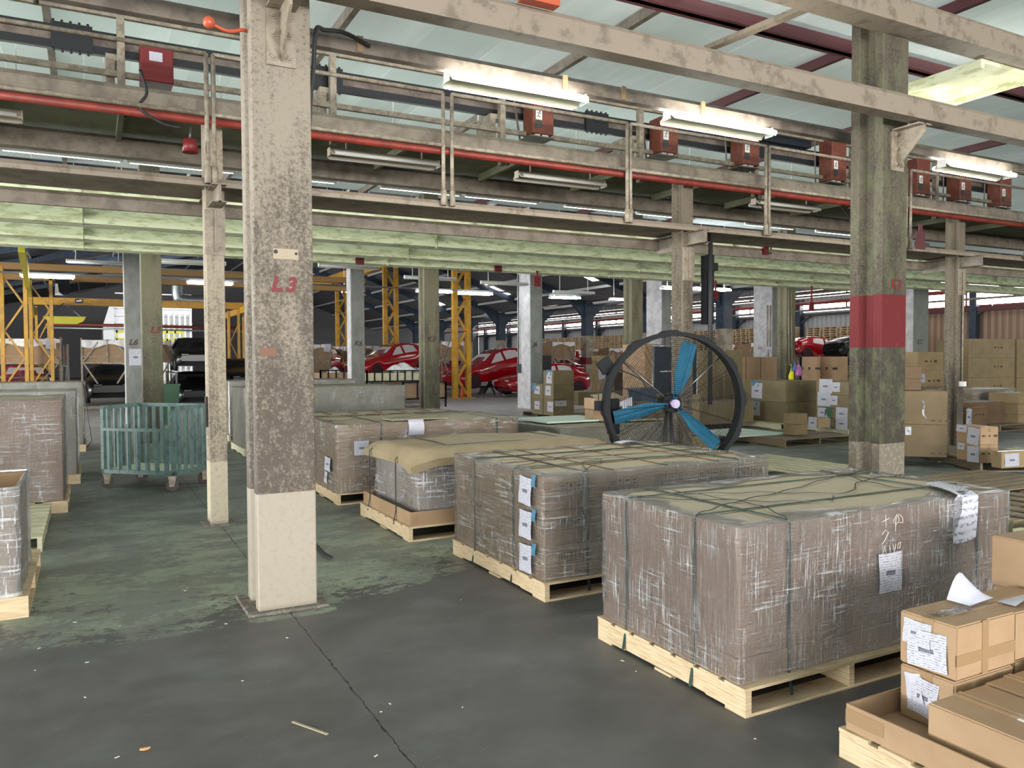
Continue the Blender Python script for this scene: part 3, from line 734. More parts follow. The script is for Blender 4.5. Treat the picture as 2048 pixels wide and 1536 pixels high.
# guard rails of the walkway: each framed section a thing
def guard(label, xa, xb, zt=4.425, zm=3.875):
    t = thing('guard_rail', label, 'railing', ((xa + xb) / 2, 7.86, 3.30), 'guard rail sections of the walkway')
    for z in (zt, zm):
        b = MB(); b.tube([(xa, 7.86, z), (xb, 7.86, z)], .021, 8); b.build('rail', 'rail_paint', t)
    for x in (xa, xb):
        b = MB(); b.tube([(x, 7.86, 3.24), (x, 7.86, zt)], .021, 8); b.cyl((x, 7.86, 3.24), (x, 7.86, 3.40), .032, 10); b.build('upright', 'rail_paint', t)
for xa, xb, lb in ((-7.0, -3.3, 'guard rail section outside the left edge'), (-3.2, 1.0, 'guard rail section at the upper left, ending left of column L3'), (1.06, 3.36, 'guard rail section between column L3 and the first tube light'), (3.46, 5.75, 'guard rail section under the first tube light'), (5.80, 8.02, 'guard rail section under the second tube light'), (8.08, 10.9, 'guard rail section passing behind column K3'), (11.0, 14.0, 'guard rail section under the third tube light')):
    guard(lb, xa, xb)
# rear frame carrying the bus bars
t = thing('pipe_rack', 'brown pipe frame with uprights behind the guard rails', 'frame', (5, 8.9, 3.98))
for z, r in ((5.03, .030), (4.45, .028)):
    b = MB(); b.box((X0, 8.87, z - r), (15.0, 8.92, z + r)); b.build('rail', 'rail_paint', t)
x = .30
while x < 15:
    b = MB(); b.box((x, 8.86, 4.02), (x + .07, 8.94, 5.03)); b.box((x - .10, 8.95, 4.10), (x - .02, 9.35, 4.6)); b.box((x - .10, 8.94, 4.60), (x + .07, 9.35, 4.66)); b.build('upright', 'rail_paint', t); x += 2.13
t = thing('busbar_run', 'black double bus bars running behind the red tap-off boxes', 'busbar', (3, 9.1, 4.6))
for z0, z1 in ((4.83, 4.90), (4.67, 4.75)):
    b = MB(); b.box((X0, 9.05, z0), (15.0, 9.11, z1)); b.build('bar', 'black_bus', t)
b = MB(); b.box((X0, 9.08, 4.745), (15.0, 9.10, 4.83)); b.build('spacer', 'steel_brown', t)
for x in (-.25, 2.28, 5.95, 8.9, 11.8):
    b = MB()
    for z in (4.90, 4.63):
        for k_ in range(5): b.cyl((x + k_ * .075, 9.03, z), (x + k_ * .075, 9.03, z + .04), .014, 6)
    b.box((x - .02, 9.02, 4.65), (x + .34, 9.06, 4.92)); b.build('joint_block', 'black_bus', t)
# tap-off boxes hanging on the bus bars
def tapbox(label, x, z0, z1, w=.30, red=False, sticker=True, y=8.70, cables=False):
    t = thing('tap_off_box', label, 'electrical box', (x + w / 2, y + .12, z0), 'tap-off boxes along the bus bars')
    b = MB(); b.box((x, y, z0), (x + w, y + .26, z1)); b.bevel(.008); b.build('housing', 'red_box' if red else 'orange_box', t)
    if red:
        b = MB(); b.box((x + .08, y - .004, z0 + .20), (x + .20, y, z0 + .29)); b.build('name_plate', 'paper_white', t)
    else:
        b = MB(); b.box((x + .04, y - .004, z0 + .17), (x + .13, y, z0 + .30)); b.build('warning_label', 'white_paint', t)
        b = MB()  # falling figure pictogram
        cx, cz = x + .085, z0 + .235
        b.cyl((cx + .012, y - .004, cz + .035), (cx + .012, y - .006, cz + .035), .009, 10)
        for p, q in (((.005, .022), (-.01, -.01)), ((-.03, .02), (.025, .012)), ((-.01, -.01), (-.03, -.035)), ((-.01, -.01), (.015, -.035))):
            b.bar((cx + p[0], y - .006, cz + p[1]), (cx + q[0], y - .006, cz + q[1]), .008, .004)
        b.build('pictogram', 'ink', t)
        b = MB(); b.box((x + .04, y - .004, z0 + .07), (x + .13, y, z0 + .16)); b.build('lower_label', 'dark_steel', t)
        b = MB(); b.box((x + .05, y + .03, z0 - .02), (x + .12, y + .16, z0)); b.box((x + .15, y + .03, z0 - .02), (x + .24, y + .16, z0)); b.build('outlet', 'white_paint', t)
        b = MB(); b.box((x - .03, y + .02, z0 - .035), (x + w + .02, y + .30, z0 - .02)); b.bar((x - .02, y + .30, z0 - .03), (x - .16, y + .2, z1), .02); b.build('cradle', 'steel_brown', t)
    if cables:
        b = MB()
        b.tube(spline([(x + .07, y + .1, z0), (x + .06, y + .05, z0 - .2), (x - .02, y - .3, z0 - .42)]), .013, 6)
        b.tube(spline([(x + .17, y + .1, z0), (x + .17, y + .02, z0 - .3), (x + .16, y - .3, z0 - .75)]), .013, 6)
        b.build('cable', 'black_rubber', t)
tapbox('dark red electrical box with a white plate, upper left corner', .50, 4.37, 4.74, .30, red=True)
tapbox('orange tap-off box below the first lit tube', 4.93, 4.42, 4.86, .30)
tapbox('orange tap-off box at the left end of the second lit tube', 6.93, 4.42, 4.90, .30)
tapbox('orange tap-off box with hanging cables, under the second tube', 8.42, 4.42, 4.88, .33, cables=True)
tapbox('bright orange tap-off box just left of column K3', 10.28, 4.38, 5.02, .33, cables=True)
tapbox('dull red tap-off box just right of column K3', 12.35, 4.36, 4.95, .33)
tapbox('dull red tap-off box under the third tube', 13.5, 4.36, 4.90, .33)
tapbox('last tap-off box at the right edge', 14.7, 4.36, 4.90, .33)
b = MB(); b.box((9.0, 8.95, 4.90), (10.1, 9.15, 5.12)); tag(b.build('dark_cabinet', 'navy'), 'long dark cabinet on the bus bars left of column K3', 'cabinet')
# hanging things at the upper left
b = MB(); b.tube(spline([(.45, 7.9, 4.2), (.50, 7.88, 4.0), (.44, 7.87, 3.86), (.62, 7.86, 3.74), (.78, 7.86, 3.72)]), .014, 6); tag(b.build('loose_cable', 'black_rubber'), 'loose cable drooping from the dark red box over the pipe', 'cable')
t = thing('red_lamp', 'small red lamp hanging under the red pipe, left of column L3', 'lamp', (.85, 7.84, 3.62))
b = MB(); b.cyl((.85, 7.84, 3.62), (.85, 7.84, 3.50), .055, 14, .07); b.build('shade', 'red_box', t)
b = MB(); b.tube([(.85, 7.84, 3.62), (.86, 7.86, 3.74)], .01, 6); b.build('stem', 'dark_steel', t)
t = thing('alarm_bell', 'orange ball ended arm sticking out left from column L3', 'alarm', (.66, 5.3, 3.72))
pA = on_y(418, 45, 5.20); pB = on_y(485, 60, 5.25); pC = on_y(455, 62, 5.22)
b = MB(); b.tube(spline([pA, pC, pB, (XL + .02, 5.27, pB.z)]), .012, 8); b.build('arm', 'orange_red', t)
b = MB(); bmesh.ops.create_uvsphere(b.bm, u_segments=16, v_segments=10, radius=.036, matrix=Matrix.Translation(pA)); b.build('ball', 'orange_red', t, smooth=True)
b = MB(); q = [on_y(632, 60, 5.5), on_y(627, 130, 5.5), on_y(622, 185, 5.5), on_y(618, 260, 5.5)]; q0 = [on_y(740, 92, 5.74), on_y(690, 66, 5.7), on_y(650, 60, 5.6)]
b.tube(spline(q0 + q), .016, 8); tag(b.build('black_cable', 'black_rubber'), 'thick black cable sagging beside column L3 near the ceiling', 'cable')
b = MB()
for x, z in ((-.28, 3.98),): b.tube([(x, 6.0, 5.4), (x + .02, 6.02, 3.9)], .02, 6)
tag(b.build('hanger_rod', 'steel_brown'), 'brown hanger rod at the upper left', 'rod')

# ================================================================== TUBE LIGHTS
def tube_light(label, x, y, z, L=1.25, lit='tube_light', refl='cream_reflector', group=None, yaw=0, hang=.07):
    t = thing('tube_light', label, 'light', (x + L / 2, y, z), group, rz=yaw, local=True)
    b = MB(); h = L / 2
    b.prism([(-.10, -.03), (-.095, -.038), (-.02, .03), (.02, .03), (.095, -.038), (.10, -.03), (.025, .05), (-.025, .05)], 'x', -h, h); b.build('reflector', refl, t)
    b = MB(); b.box((-h - .01, -.05, -.035), (-h, .05, .05)); b.box((h, -.05, -.035), (h + .01, .05, .05)); b.box((-h, -.03, .0), (h, .03, .045))
    for sx in (-h * .7, h * .7): b.box((sx - .008, -.008, .04), (sx + .008, .008, hang))
    b.build('gear_tray', 'white_paint' if lit else refl, t)
    for sy in (-.115, .115):
        b = MB(); b.cyl((-h + .03, sy, -.02), (h - .03, sy, -.02), .023, 12); b.build('tube', lit or 'tube_off', t)
    return t
simple('tube_off', (.55, .55, .50), .3)
tube_light('lit twin tube light nearest the camera, yellowed reflector', 2.50, 5.76, 3.79)
tube_light('lit twin tube light right of the middle of the ceiling', 4.66, 5.76, 3.79)
tube_light('lit twin tube light at the right, behind column K3', 8.60, 5.76, 3.79)
UG = 'unlit tube lights under the low deck'
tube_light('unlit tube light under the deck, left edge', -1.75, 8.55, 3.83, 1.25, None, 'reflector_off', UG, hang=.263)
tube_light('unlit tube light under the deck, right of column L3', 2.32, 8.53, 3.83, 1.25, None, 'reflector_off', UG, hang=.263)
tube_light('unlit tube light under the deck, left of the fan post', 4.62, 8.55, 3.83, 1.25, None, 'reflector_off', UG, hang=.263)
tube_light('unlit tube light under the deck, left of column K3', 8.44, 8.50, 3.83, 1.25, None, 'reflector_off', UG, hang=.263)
FG = 'lit tube lights of the far hall'
for x, y, z, lb in ((-1.55, 24.43, 3.86, 'far lit tube light at the left edge'), (2.5, 24.43, 3.85, 'far lit tube light behind the cream post'), (9.45, 24.43, 3.86, 'far lit tube light left of column K5'), (10.95, 24.43, 3.84, 'far lit tube light right of column K5'), (14.5, 24.43, 3.82, 'far lit tube light left of column J5'), (18.4, 26.3, 4.0, 'far lit tube light touching column J5'), (14.62, 18.3, 3.66, 'lit tube light partly behind the fan post'), (15.45, 17.8, 3.62, 'lit tube light right of the fan post')):
    tube_light(lb, x, y, z, 1.25, 'tube_light_far', 'white_paint', FG, hang=(3.92 - z if 23.5 < y < 25 else roof_z(x) - z - .05))
for x, y, z, yaw, lb in ((12.2, 45, 5.6, 1.3, 'small slanting lit tube high behind column K6'), (9.2, 52, 5.2, 1.3, 'small lit tube behind the left lattice mast'), (30.0, 14.0, 2.75, 1.45, 'long lit tube in the bay at the right edge')):
    tube_light(lb, x, y, z, 1.6, 'tube_light_far', 'white_paint', FG, yaw, roof_z(x) - z - .05 if y > 20 else 5.4 - z)
UF = 'unlit tube lights of the far hall'
GT = 'hidden row of dim tubes lighting the green beams'
for i, x in enumerate((-2.2, -.85, .45, 1.75, 3.6, 4.9, 6.6, 8.0, 10.4, 12.2)):
    tube_light('%s dim tube in the slit above the walkway, counted from the left' % ('first', 'second', 'third', 'fourth', 'fifth', 'sixth', 'seventh', 'eighth', 'ninth', 'tenth')[i], x, 10.6, 4.03, 1.25, 'tube_light_dim', 'white_paint', 'row of dim tubes in the slit above the walkway', hang=1.38)
for x, y, z, lb in ((1.1, 17.9, 3.66, 'unlit tube light between columns L5 and L3'), (-.5, 24.9, 4.34, 'unlit tube light above the crane rail'), (-3.6, 19.5, 3.9, 'unlit tube light in the upper left dark roof'), (4.93, 19.2, 3.90, 'unlit tube light left of column K6'), (7.6, 20.5, 3.85, 'unlit tube light right of column K5'), (9.9, 20.5, 3.80, 'unlit tube light left of column J6'), (12.9, 21.5, 3.72, 'unlit tube light right of column J6')):
    tube_light(lb, x, y, z, 1.5, None, 'white_paint', UF, hang=(roof_z(x) - z - .05 if y > 17.6 else 5.4 - z))
o = MB(); o.box((-9, 24.4, 3.90), (20, 24.46, 3.95)); tag(o.build('light_rail', 'dark_steel'), 'thin dark rail the far tube lights hang from', 'rail')
# red heat detectors hung from the green beams
RG = 'red grille detectors on the green beams'
for u, v, y, lb in ((720, 517, 16.608, 'red grille detector on the green beam right of column L3'), (997, 533, 16.608, 'red grille detector on the green beam above the large red car'), (1075, 562, 16.608, 'red grille detector beside the head of column J6'), (1533, 500, 8.80, 'square red detector under the walkway, right of the fan post'), (1432, 590, 16.608, 'red detector beside the lit tube right of the fan post'), (1624, 612, 16.608, 'red detector beside the head of the white column')):
    p = on_y(u, v, y); s_ = .13 if y > 10 else .07
    t = thing('red_detector', lb, 'detector', p, RG)
    b = MB(); b.box(p + Vector((-s_ * .7, 0, -s_)), p + Vector((s_ * .7, .04, s_ * .9))); b.box(p + Vector((-.02, 0, s_ * .9)), Vector((p.x + .02, p.y + .04, max(p.z + s_ * 1.4, 3.72 if y > 10 else 3.14)))); b.build('plate', 'red_box', t)
    b = MB()
    for i in range(3):
        for j in range(3): b.box(p + Vector((-s_ * .5 + j * .055, -.004, -s_ * .8 + i * .07)), p + Vector((-s_ * .5 + j * .055 + .028, 0, -s_ * .8 + i * .07 + .03)))
    b.build('slots', 'dark_void', t)
b = MB(); p = on_y(1842, 475, 7.6)
b.box(p + Vector((-.10, 0, -.17)), p + Vector((.10, .02, .08))); b.box(p + Vector((-.04, 0, .08)), p + Vector((.04, .02, .2))); tag(b.build('sign_plate', 'maroon_steel'), 'dark red plate sign hanging right of column K3', 'sign')
b = MB(); b.tube([(14.6, 7.9, 3.3), (14.6, 7.9, 4.0)], .06, 12); tag(b.build('red_standpipe', 'red_pipe'), 'short red vertical pipe on the walkway at the right', 'pipe')

# ================================================================== PALLETS
def pallet(label, x0, x1, y0, y1, h=.125, m='pallet_wood', ns=3, along='y', z=0.0, group='wooden pallets', nb=7, rz=0.0, pivot=None, gap=.32):
    """stringers run along Y (or X), deck boards across them"""
    t = thing('pallet', label, 'pallet', (x0, y0, z), group, rz=rz)
    if along == 'x':
        A0, A1, B0, B1 = y0, y1, x0, x1
    else: A0, A1, B0, B1 = x0, x1, y0, y1
    def bx(b, a0, a1, c0, c1, z0, z1):
        if along == 'x': b.box((c0, a0, z + z0), (c1, a1, z + z1))
        else: b.box((a0, c0, z + z0), (a1, c1, z + z1))
    wst = .036
    for i in range(ns):
        a = A0 + (A1 - A0 - wst) * i / (ns - 1); b = MB(); L = B1 - B0
        poly = [(B0, .014), (B0 + L * .22, .014), (B0 + L * .23, .020), (B0 + L * .77, .020), (B0 + L * .78, .014), (B1, .014), (B1, h - .014), (B0, h - .014)]
        b.prism([(p, z + q) for p, q in poly], 'x' if along == 'y' else 'y', a, a + wst)
        b.build('stringer', m, t)
    bw = (B1 - B0) / (nb + (nb - 1) * gap)
    for i in range(nb):
        c = B0 + i * bw * (1 + gap); b = MB(); bx(b, A0 - .004, A1 + .004, c, c + bw, h - .014, h); b.build('deck_board', m, t)
    for i in (0, nb // 2, nb - 1):
        c = B0 + i * bw * (1 + gap); b = MB(); bx(b, A0, A1, c, c + bw, 0, .014); b.build('bottom_board', m, t)
    return t

# ================================================================== LABELS AND MARKS
def label_on(t, name, face, c, w, h, m='label_print', lift=.004, tilt=0.0, curl=0.0):
    """a sheet of paper; face 'x-' lies on a side facing -X, 'y-' on one facing -Y, 'z' on a top"""
    b = MB(); c = Vector(c)
    ct, st = math.cos(tilt), math.sin(tilt)
    def fn(u, v):
        a = (u - .5) * w; k = (v - .5) * h
        a, k = a * ct - k * st, a * st + k * ct
        out = lift + curl * (1 - v) ** 2 * h + .004 * math.sin(7 * u + 5 * v)
        if face == 'x-': return c + Vector((-out, a, k))
        if face == 'y-': return c + Vector((a, -out, k))
        return c + Vector((a, k, out))
    b.sheet(fn, 6, 6)
    return b.build(name, m, t)
def marks(t, face, c, s=.09, n=4, m='ink'):
    """framed shipping pictograms: arrows, glass, umbrella, crosses"""
    b = MB(); c = Vector(c); th = s * .035
    def P(a, k): return c + (Vector((0, -a, k)) + Vector((-.003, 0, 0)) if face == 'x-' else Vector((a, -.003, k)))
    up = (1, 0, 0) if face == 'x-' else (0, 1, 0)
    def ln(a0, k0, a1, k1, w=th): b.bar(P(a0, k0), P(a1, k1), w, .002, up=(1, 0, 0) if face == 'x-' else (0, 1, 0))
    for i in range(n):
        o = i * s * 1.02
        for q in (((o, 0), (o + s, 0)), ((o, s), (o + s, s)), ((o, 0), (o, s)), ((o + s, 0), (o + s, s)), ((o, -.3 * s), (o + s, -.3 * s)), ((o, 0), (o, -.3 * s)), ((o + s, 0), (o + s, -.3 * s))):
            ln(*q[0], *q[1])
        if i % 4 == 0:
            for k in (.33, .67): ln(o + k * s, .15 * s, o + k * s, .75 * s, th * 2.2); ln(o + k * s - .12 * s, .6 * s, o + k * s, .82 * s); ln(o + k * s + .12 * s, .6 * s, o + k * s, .82 * s)
        elif i % 4 == 1:
            ln(o + .5 * s, .12 * s, o + .5 * s, .5 * s); ln(o + .5 * s, .5 * s, o + .5 * s, .85 * s, s * .3); ln(o + .35 * s, .12 * s, o + .65 * s, .12 * s)
        elif i % 4 == 2:
            ln(o + .5 * s, .12 * s, o + .5 * s, .6 * s); ln(o + .2 * s, .55 * s, o + .8 * s, .55 * s, s * .12); ln(o + .32 * s, .68 * s, o + .68 * s, .68 * s, s * .14)
        else:
            ln(o + .25 * s, .3 * s, o + .75 * s, .3 * s, s * .14); ln(o + .25 * s, .7 * s, o + .75 * s, .7 * s, s * .14); ln(o + .5 * s, .2 * s, o + .5 * s, .8 * s)
    return b.build('shipping_marks', m, t)
def dots(t, face, c, s=.05, m='ink'):
    b = MB(); c = Vector(c)
    for i, (w, h) in enumerate(((.9, .35), (.4, .4), (.9, .5))):
        a = (i - 1) * s * 1.6
        if face == 'y-': b.box(c + Vector((a - w * s / 2, -.004, -h * s / 2)), c + Vector((a + w * s / 2, 0, h * s / 2)))
        else: b.box(c + Vector((-.004, a - w * s / 2, -h * s / 2)), c + Vector((0, a + w * s / 2, h * s / 2)))
    return b.build('printed_marks', m, t)

# ================================================================== WRAPPED LOADS
def strap(t, pts, w=.014, m='strap_green'):
    b = MB(); b.ribbon(pts, w, .003, None) ; return b.build('strap', m, t)
def strap_loop_x(t, x, y0, y1, z0, z1, top=None, w=.016, m='strap_green'):
    """strap over the load in a plane x = const: up the -Y face, over the top, down the back"""
    top = top or []
    g = .010
    pts = [(x, y0 - .03, z0 - .10), (x, y0 - g, z0 + .02), (x, y0 - g, (z0 + z1) / 2), (x, y0 - g, z1 - .01), (x, y0 + .01, z1 + g)] + top + [(x, y1 - .01, z1 + g), (x, y1 + g, z1 - .02), (x, y1 + g, z0 - .08)]
    b = MB(); b.ribbon(pts, w, .0035, (1, 0, 0)); return b.build('strap', m, t)
def strap_loop_y(t, y, x0, x1, z0, z1, top=None, w=.016, m='strap_green'):
    g = .010; top = top or []
    pts = [(x0 - .035, y, z0 - .11), (x0 - g, y, z0 + .02), (x0 - g, y, (z0 + z1) / 2), (x0 - g, y, z1 - .01), (x0 + .01, y, z1 + g)] + top + [(x1 - .01, y, z1 + g), (x1 + g, y, z1 - .02), (x1 + g, y, z0 - .08)]
    b = MB(); b.ribbon(pts, w, .0035, (0, 1, 0)); return b.build('strap', m, t)
def top_cord(t, pts, z, m='strap_black', w=.007):
    q = spline([(x, y, z) for x, y in pts], 8); b = MB()
    q = [p + Vector((0, 0, .004 * math.sin(i * 1.3))) for i, p in enumerate(q)]
    b.ribbon(q, w, .003); return b.build('top_strap', m, t)
def film_shell(t, x0, x1, y0, y1, z0, z1, m='film_vertical', seed=1, amp=.006, top=True, g=.012, name='stretch_film'):
    """film pulled round the sides and a little over the top edge, gently uneven"""
    rnd = random.Random(seed); b = MB()
    ph = [rnd.uniform(0, 6) for _ in range(6)]
    def wob(p, s=1):
        return amp * (math.sin(p.z * 17 + ph[0]) * .5 + math.sin((p.x + p.y) * 13 + ph[1]) * .5 + math.sin((p.x - p.y) * 31 + p.z * 9 + ph[2]) * .3) * s
    X0_, X1_, Y0_, Y1_ = x0 - g, x1 + g, y0 - g, y1 + g
    loop = []
    n = 14
    r = .02
    def side(a, c, nrm):
        a = Vector(a); c = Vector(c)
        return [(a.lerp(c, i / n), nrm) for i in range(n + 1)]
    loop += side((X0_, Y1_ - r, 0), (X0_, Y0_ + r, 0), (-1, 0, 0))
    loop += side((X0_ + r, Y0_, 0), (X1_ - r, Y0_, 0), (0, -1, 0))
    loop += side((X1_, Y0_ + r, 0), (X1_, Y1_ - r, 0), (1, 0, 0))
    loop += side((X1_ - r, Y1_, 0), (X0_ + r, Y1_, 0), (0, 1, 0))
    zs = [z0 + (z1 + g * .6 - z0) * i / 10 for i in range(11)]
    rows = []
    for z in zs:
        row = []
        for p, nr in loop:
            q = Vector((p.x, p.y, z)); q += Vector(nr) * max(-g * .5, wob(q)); row.append(b.bm.verts.new(q))
        rows.append(row)
    if top:
        cx, cy = (x0 + x1) / 2, (y0 + y1) / 2
        for inset, dz in ((.012, .004), (.06, .003), (.11, .002)):
            row = []
            for i, (p, nr) in enumerate(loop):
                k = inset * (1 + .55 * math.sin(i * .9 + ph[3]) * (inset > .03) + .3 * math.sin(i * 2.3 + ph[4]) * (inset > .03))
                q = Vector((p.x, p.y, z1 + g * .6 + dz + .003 * math.sin(i * 1.7 + inset * 60)))
                q -= Vector(nr) * k
                q.x = min(max(q.x, X0_ + inset * .6), X1_ - inset * .6); q.y = min(max(q.y, Y0_ + inset * .6), Y1_ - inset * .6)
                row.append(b.bm.verts.new(q))
            rows.append(row)
    for a, c in zip(rows, rows[1:]):
        for i in range(len(a)):
            j = (i + 1) % len(a); f = b.bm.faces.new((a[i], a[j], c[j], c[i])); f.smooth = True
    return b.build(name, m, t)
def cap_lid(t, x0, x1, y0, y1, z1, drop=.09, m='cardboard_tan', g=.006, n=8, sag=.006, name='top_lid', skirt='cardboard'):
    """flat cardboard lid with folded-down skirt"""
    b = MB()
    b.box((x0 - g, y0 - g, z1 - drop), (x0, y1 + g, z1)); b.box((x1, y0 - g, z1 - drop), (x1 + g, y1 + g, z1))
    b.box((x0, y0 - g, z1 - drop), (x1, y0, z1)); b.box((x0, y1, z1 - drop), (x1, y1 + g, z1))
    b.build('lid_skirt', skirt, t); b = MB()
    def fn(u, v):
        return Vector((x0 - g + (x1 - x0 + 2 * g) * u, y0 - g + (y1 - y0 + 2 * g) * v, z1 + sag * math.sin(u * 3.14) * math.sin(v * 3.14) + .0012 * math.sin(u * 23 + v * 9)))
    b.sheet(fn, 18, 12, 0)
    o = b.build(name, m, t); return o
simple('lid_brown', (.33, .26, .16), .5, col2=(.28, .215, .125), sc=1.5)
simple('cardboard_top', (.42, .36, .25), .55, col2=(.38, .325, .22), sc=1.2)
def load(label, x0, x1, y0, y1, z0, z1, film='film_vertical', body='cardboard_pink', seed=1, rows=3, lid=True, amp=.006, seam=True, cat='wrapped load', lidm='cardboard_top', group='film wrapped carton loads'):
    t = thing('wrapped_load', label, cat, ((x0 + x1) / 2, (y0 + y1) / 2, z0), group)
    b = MB(); b.box((x0, y0, z0), (x1, y1, z1 - .004)); b.bevel(.006)
    b.build('carton_block', body, t)
    if seam:
        b = MB()
        for i in range(1, rows):
            z = z0 + (z1 - z0) * i / rows
            b.box((x0 - .0015, y0 - .0015, z - .002), (x1 + .0015, y1 + .0015, z + .002))
        for k in (.36, .70):
            b.box((x0 + (x1 - x0) * k - .0015, y0 - .0015, z0), (x0 + (x1 - x0) * k + .0015, y0 + .01, z1 - .01))
            b.box((x0 - .0015, y0 + (y1 - y0) * k - .0015, z0), (x0 + .01, y0 + (y1 - y0) * k + .0015, z1 - .01))
        b.build('carton_seams', 'cardboard_dark', t)
    if lid: cap_lid(t, x0, x1, y0, y1, z1, m=lidm, skirt=body)
    film_shell(t, x0 - .006, x1 + .006, y0 - .006, y1 + .006, z0 + .003, z1, film, seed, amp)
    return t

# ---- load 1, nearest, large cap box
P1 = pallet('new pallet under the nearest wrapped load', 2.545, 4.60, 2.60, 3.76, .13, ns=4)
x0, x1, y0, y1, z1 = 2.565, 4.585, 2.66, 3.72, .837
T1 = load('nearest wrapped load with a tan lid and long white sheet over its edge', x0, x1, y0, y1, .13, z1, 'film_vertical', 'cardboard_pink', 3, rows=1, seam=False)
b = MB()   # folded lower skirt of the tray the block stands in
b.box((x0 - .008, y0 - .008, .13), (x1 + .008, y0, .245)); b.box((x0 - .008, y0, .13), (x0, y1, .245)); b.build('lower_tray', 'cardboard_pink', T1)
strap_loop_y(T1, 3.50, x0, x1, .13, z1); strap_loop_y(T1, 2.955, x0, x1, .13, z1)
strap_loop_x(T1, 2.865, y0, y1, .13, z1); strap_loop_x(T1, 4.30, y0, y1, .13, z1)
for pts in (((2.58, 3.50), (2.9, 3.42), (3.3, 3.25), (3.7, 3.02), (4.1, 3.25), (4.57, 3.3)), ((2.58, 2.955), (2.95, 3.10), (3.5, 3.24), (4.1, 3.45), (4.57, 3.55)),
            ((2.87, 2.67), (3.0, 3.0), (2.95, 3.35), (2.87, 3.70)), ((4.30, 2.67), (4.1, 3.0), (4.2, 3.4), (4.3, 3.70)), ((2.60, 3.45), (3.1, 3.05), (3.4, 2.9), (3.55, 2.98))):
    top_cord(T1, pts, z1 + .016)
# long shipping sheet hanging over the front edge
b = MB()
def fn(u, v):
    s_ = v * .60
    if s_ < .34: return Vector((4.30 + .20 * u - .14 * s_ / .34 * 1.6 + .02 * math.sin(v * 5), y0 + .30 - s_ + .05 * u, z1 + .022 + .006 * math.sin(u * 5 + v * 4)))
    return Vector((4.076 + .20 * u, min(y0 - .022 - .008 * math.sin(v * 6 + u * 4), y0 - .016) , z1 + .02 - (s_ - .34) + .015 * u))
b.sheet(fn, 6, 18); b.build('shipping_sheet', 'label_print', T1)
label_on(T1, 'shipping_label', 'y-', (3.56, y0 - .022, .515), .17, .20, lift=.003)
# white chalk scrawl
b = MB()
def stroke(pts): b.tube([Vector((3.56 + a * .13, y0 - .024, .68 + k * .13)) for a, k in pts], .0013, 5)
for st in (((-.5, .75), (-.1, .85)), ((-.3, 1.0), (-.28, .5)), ((-.5, .25), (-.3, .42), (-.12, .3), (-.35, 0), (-.5, -.12)), ((.35, .95), (.15, .7), (.3, .55), (.5, .7), (.42, .95), (.3, .78), (.28, .3)), ((.5, .95), (.7, .8), (.72, .6), (.5, .62)),
           ((-.45, -.5), (-.35, -.2), (-.25, -.5)), ((-.05, -.25), (-.02, -.5)), ((.15, -.2), (.22, -.5), (.32, -.2)), ((.45, -.2), (.6, -.15), (.55, -.4), (.42, -.38), (.45, -.2))):
    stroke(st)
b.build('chalk_writing', 'chalk', T1)

# ---- load 2, cartons with shipping labels
P2 = pallet('new pallet under the load with three white labels', 2.62, 4.68, 4.49, 5.99, .125, ns=4)
x0, x1, y0, y1, z1 = 2.645, 4.65, 4.535, 5.97, .823
T2 = load('wrapped load of printed cartons with three blue taped labels on its left side', x0, x1, y0, y1, .125, z1, 'film_horizontal', 'cardboard', 5, rows=3, amp=.004)
b = MB()
for k in (.25, .5, .75): b.box((x0 + .01, y0 + (y1 - y0) * k - .004, z1 + .001), (x1 - .01, y0 + (y1 - y0) * k + .004, z1 + .010))
for k in (.28, .52, .76): b.box((x0 + (x1 - x0) * k - .004, y0 + .01, z1 + .001), (x0 + (x1 - x0) * k + .004, y1 - .01, z1 + .010))
b.build('top_seams', 'cardboard_dark', T2)
for i in range(3):
    zc = .125 + (z1 - .125) * (i + .62) / 3
    label_on(T2, 'shipping_label', 'x-', (x0 - .028, y0 + .21, zc - .03), .17, .19, tilt=.05 * (i - 1))
    label_on(T2, 'blue_tape', 'x-', (x0 - .024, y0 + .10, zc + .05), .055, .085, 'blue_tape')
    for j in range(5 if i == 2 else 2):
        marks(T2, 'y-', (x0 + .11 + j * .40, y0 - .004, .125 + (z1 - .125) * i / 3 + .12), .062, 4)
for i, (y, z) in enumerate(((5.55, .67), (5.5, .46), (5.45, .23), (4.98, .66), (4.95, .45))):
    for k_ in range(5): pass
    b = MB()
    rr = random.Random(i)
    for k_ in range(6): b.box((x0 - .0035, y + k_ * .032, z), (x0, y + k_ * .032 + .020, z + .022 + .006 * rr.random()))
    b.build('printed_marks', 'cardboard_dark', T2)
strap_loop_y(T2, 5.60, x0, x1, .125, z1); strap_loop_y(T2, 4.96, x0, x1, .125, z1)
strap_loop_x(T2, 2.98, y0, y1, .125, z1, w=.02, m='strap_black'); strap_loop_x(T2, 4.36, y0, y1, .125, z1, w=.026, m='strap_green')
for pts in (((2.66, 5.6), (3.0, 5.35), (3.4, 5.0), (3.0, 4.6)), ((2.66, 4.96), (3.1, 5.2), (3.7, 5.45), (4.6, 5.3)), ((3.0, 4.56), (3.3, 5.0), (3.9, 4.9), (4.36, 4.56)), ((2.98, 5.95), (3.2, 5.5), (3.9, 5.5), (4.4, 5.9)), ((2.7, 5.3), (3.5, 5.2), (4.6, 4.9))):
    top_cord(T2, pts, z1 + .018)
b = MB()   # loose gathered tail of film hanging beside the corner
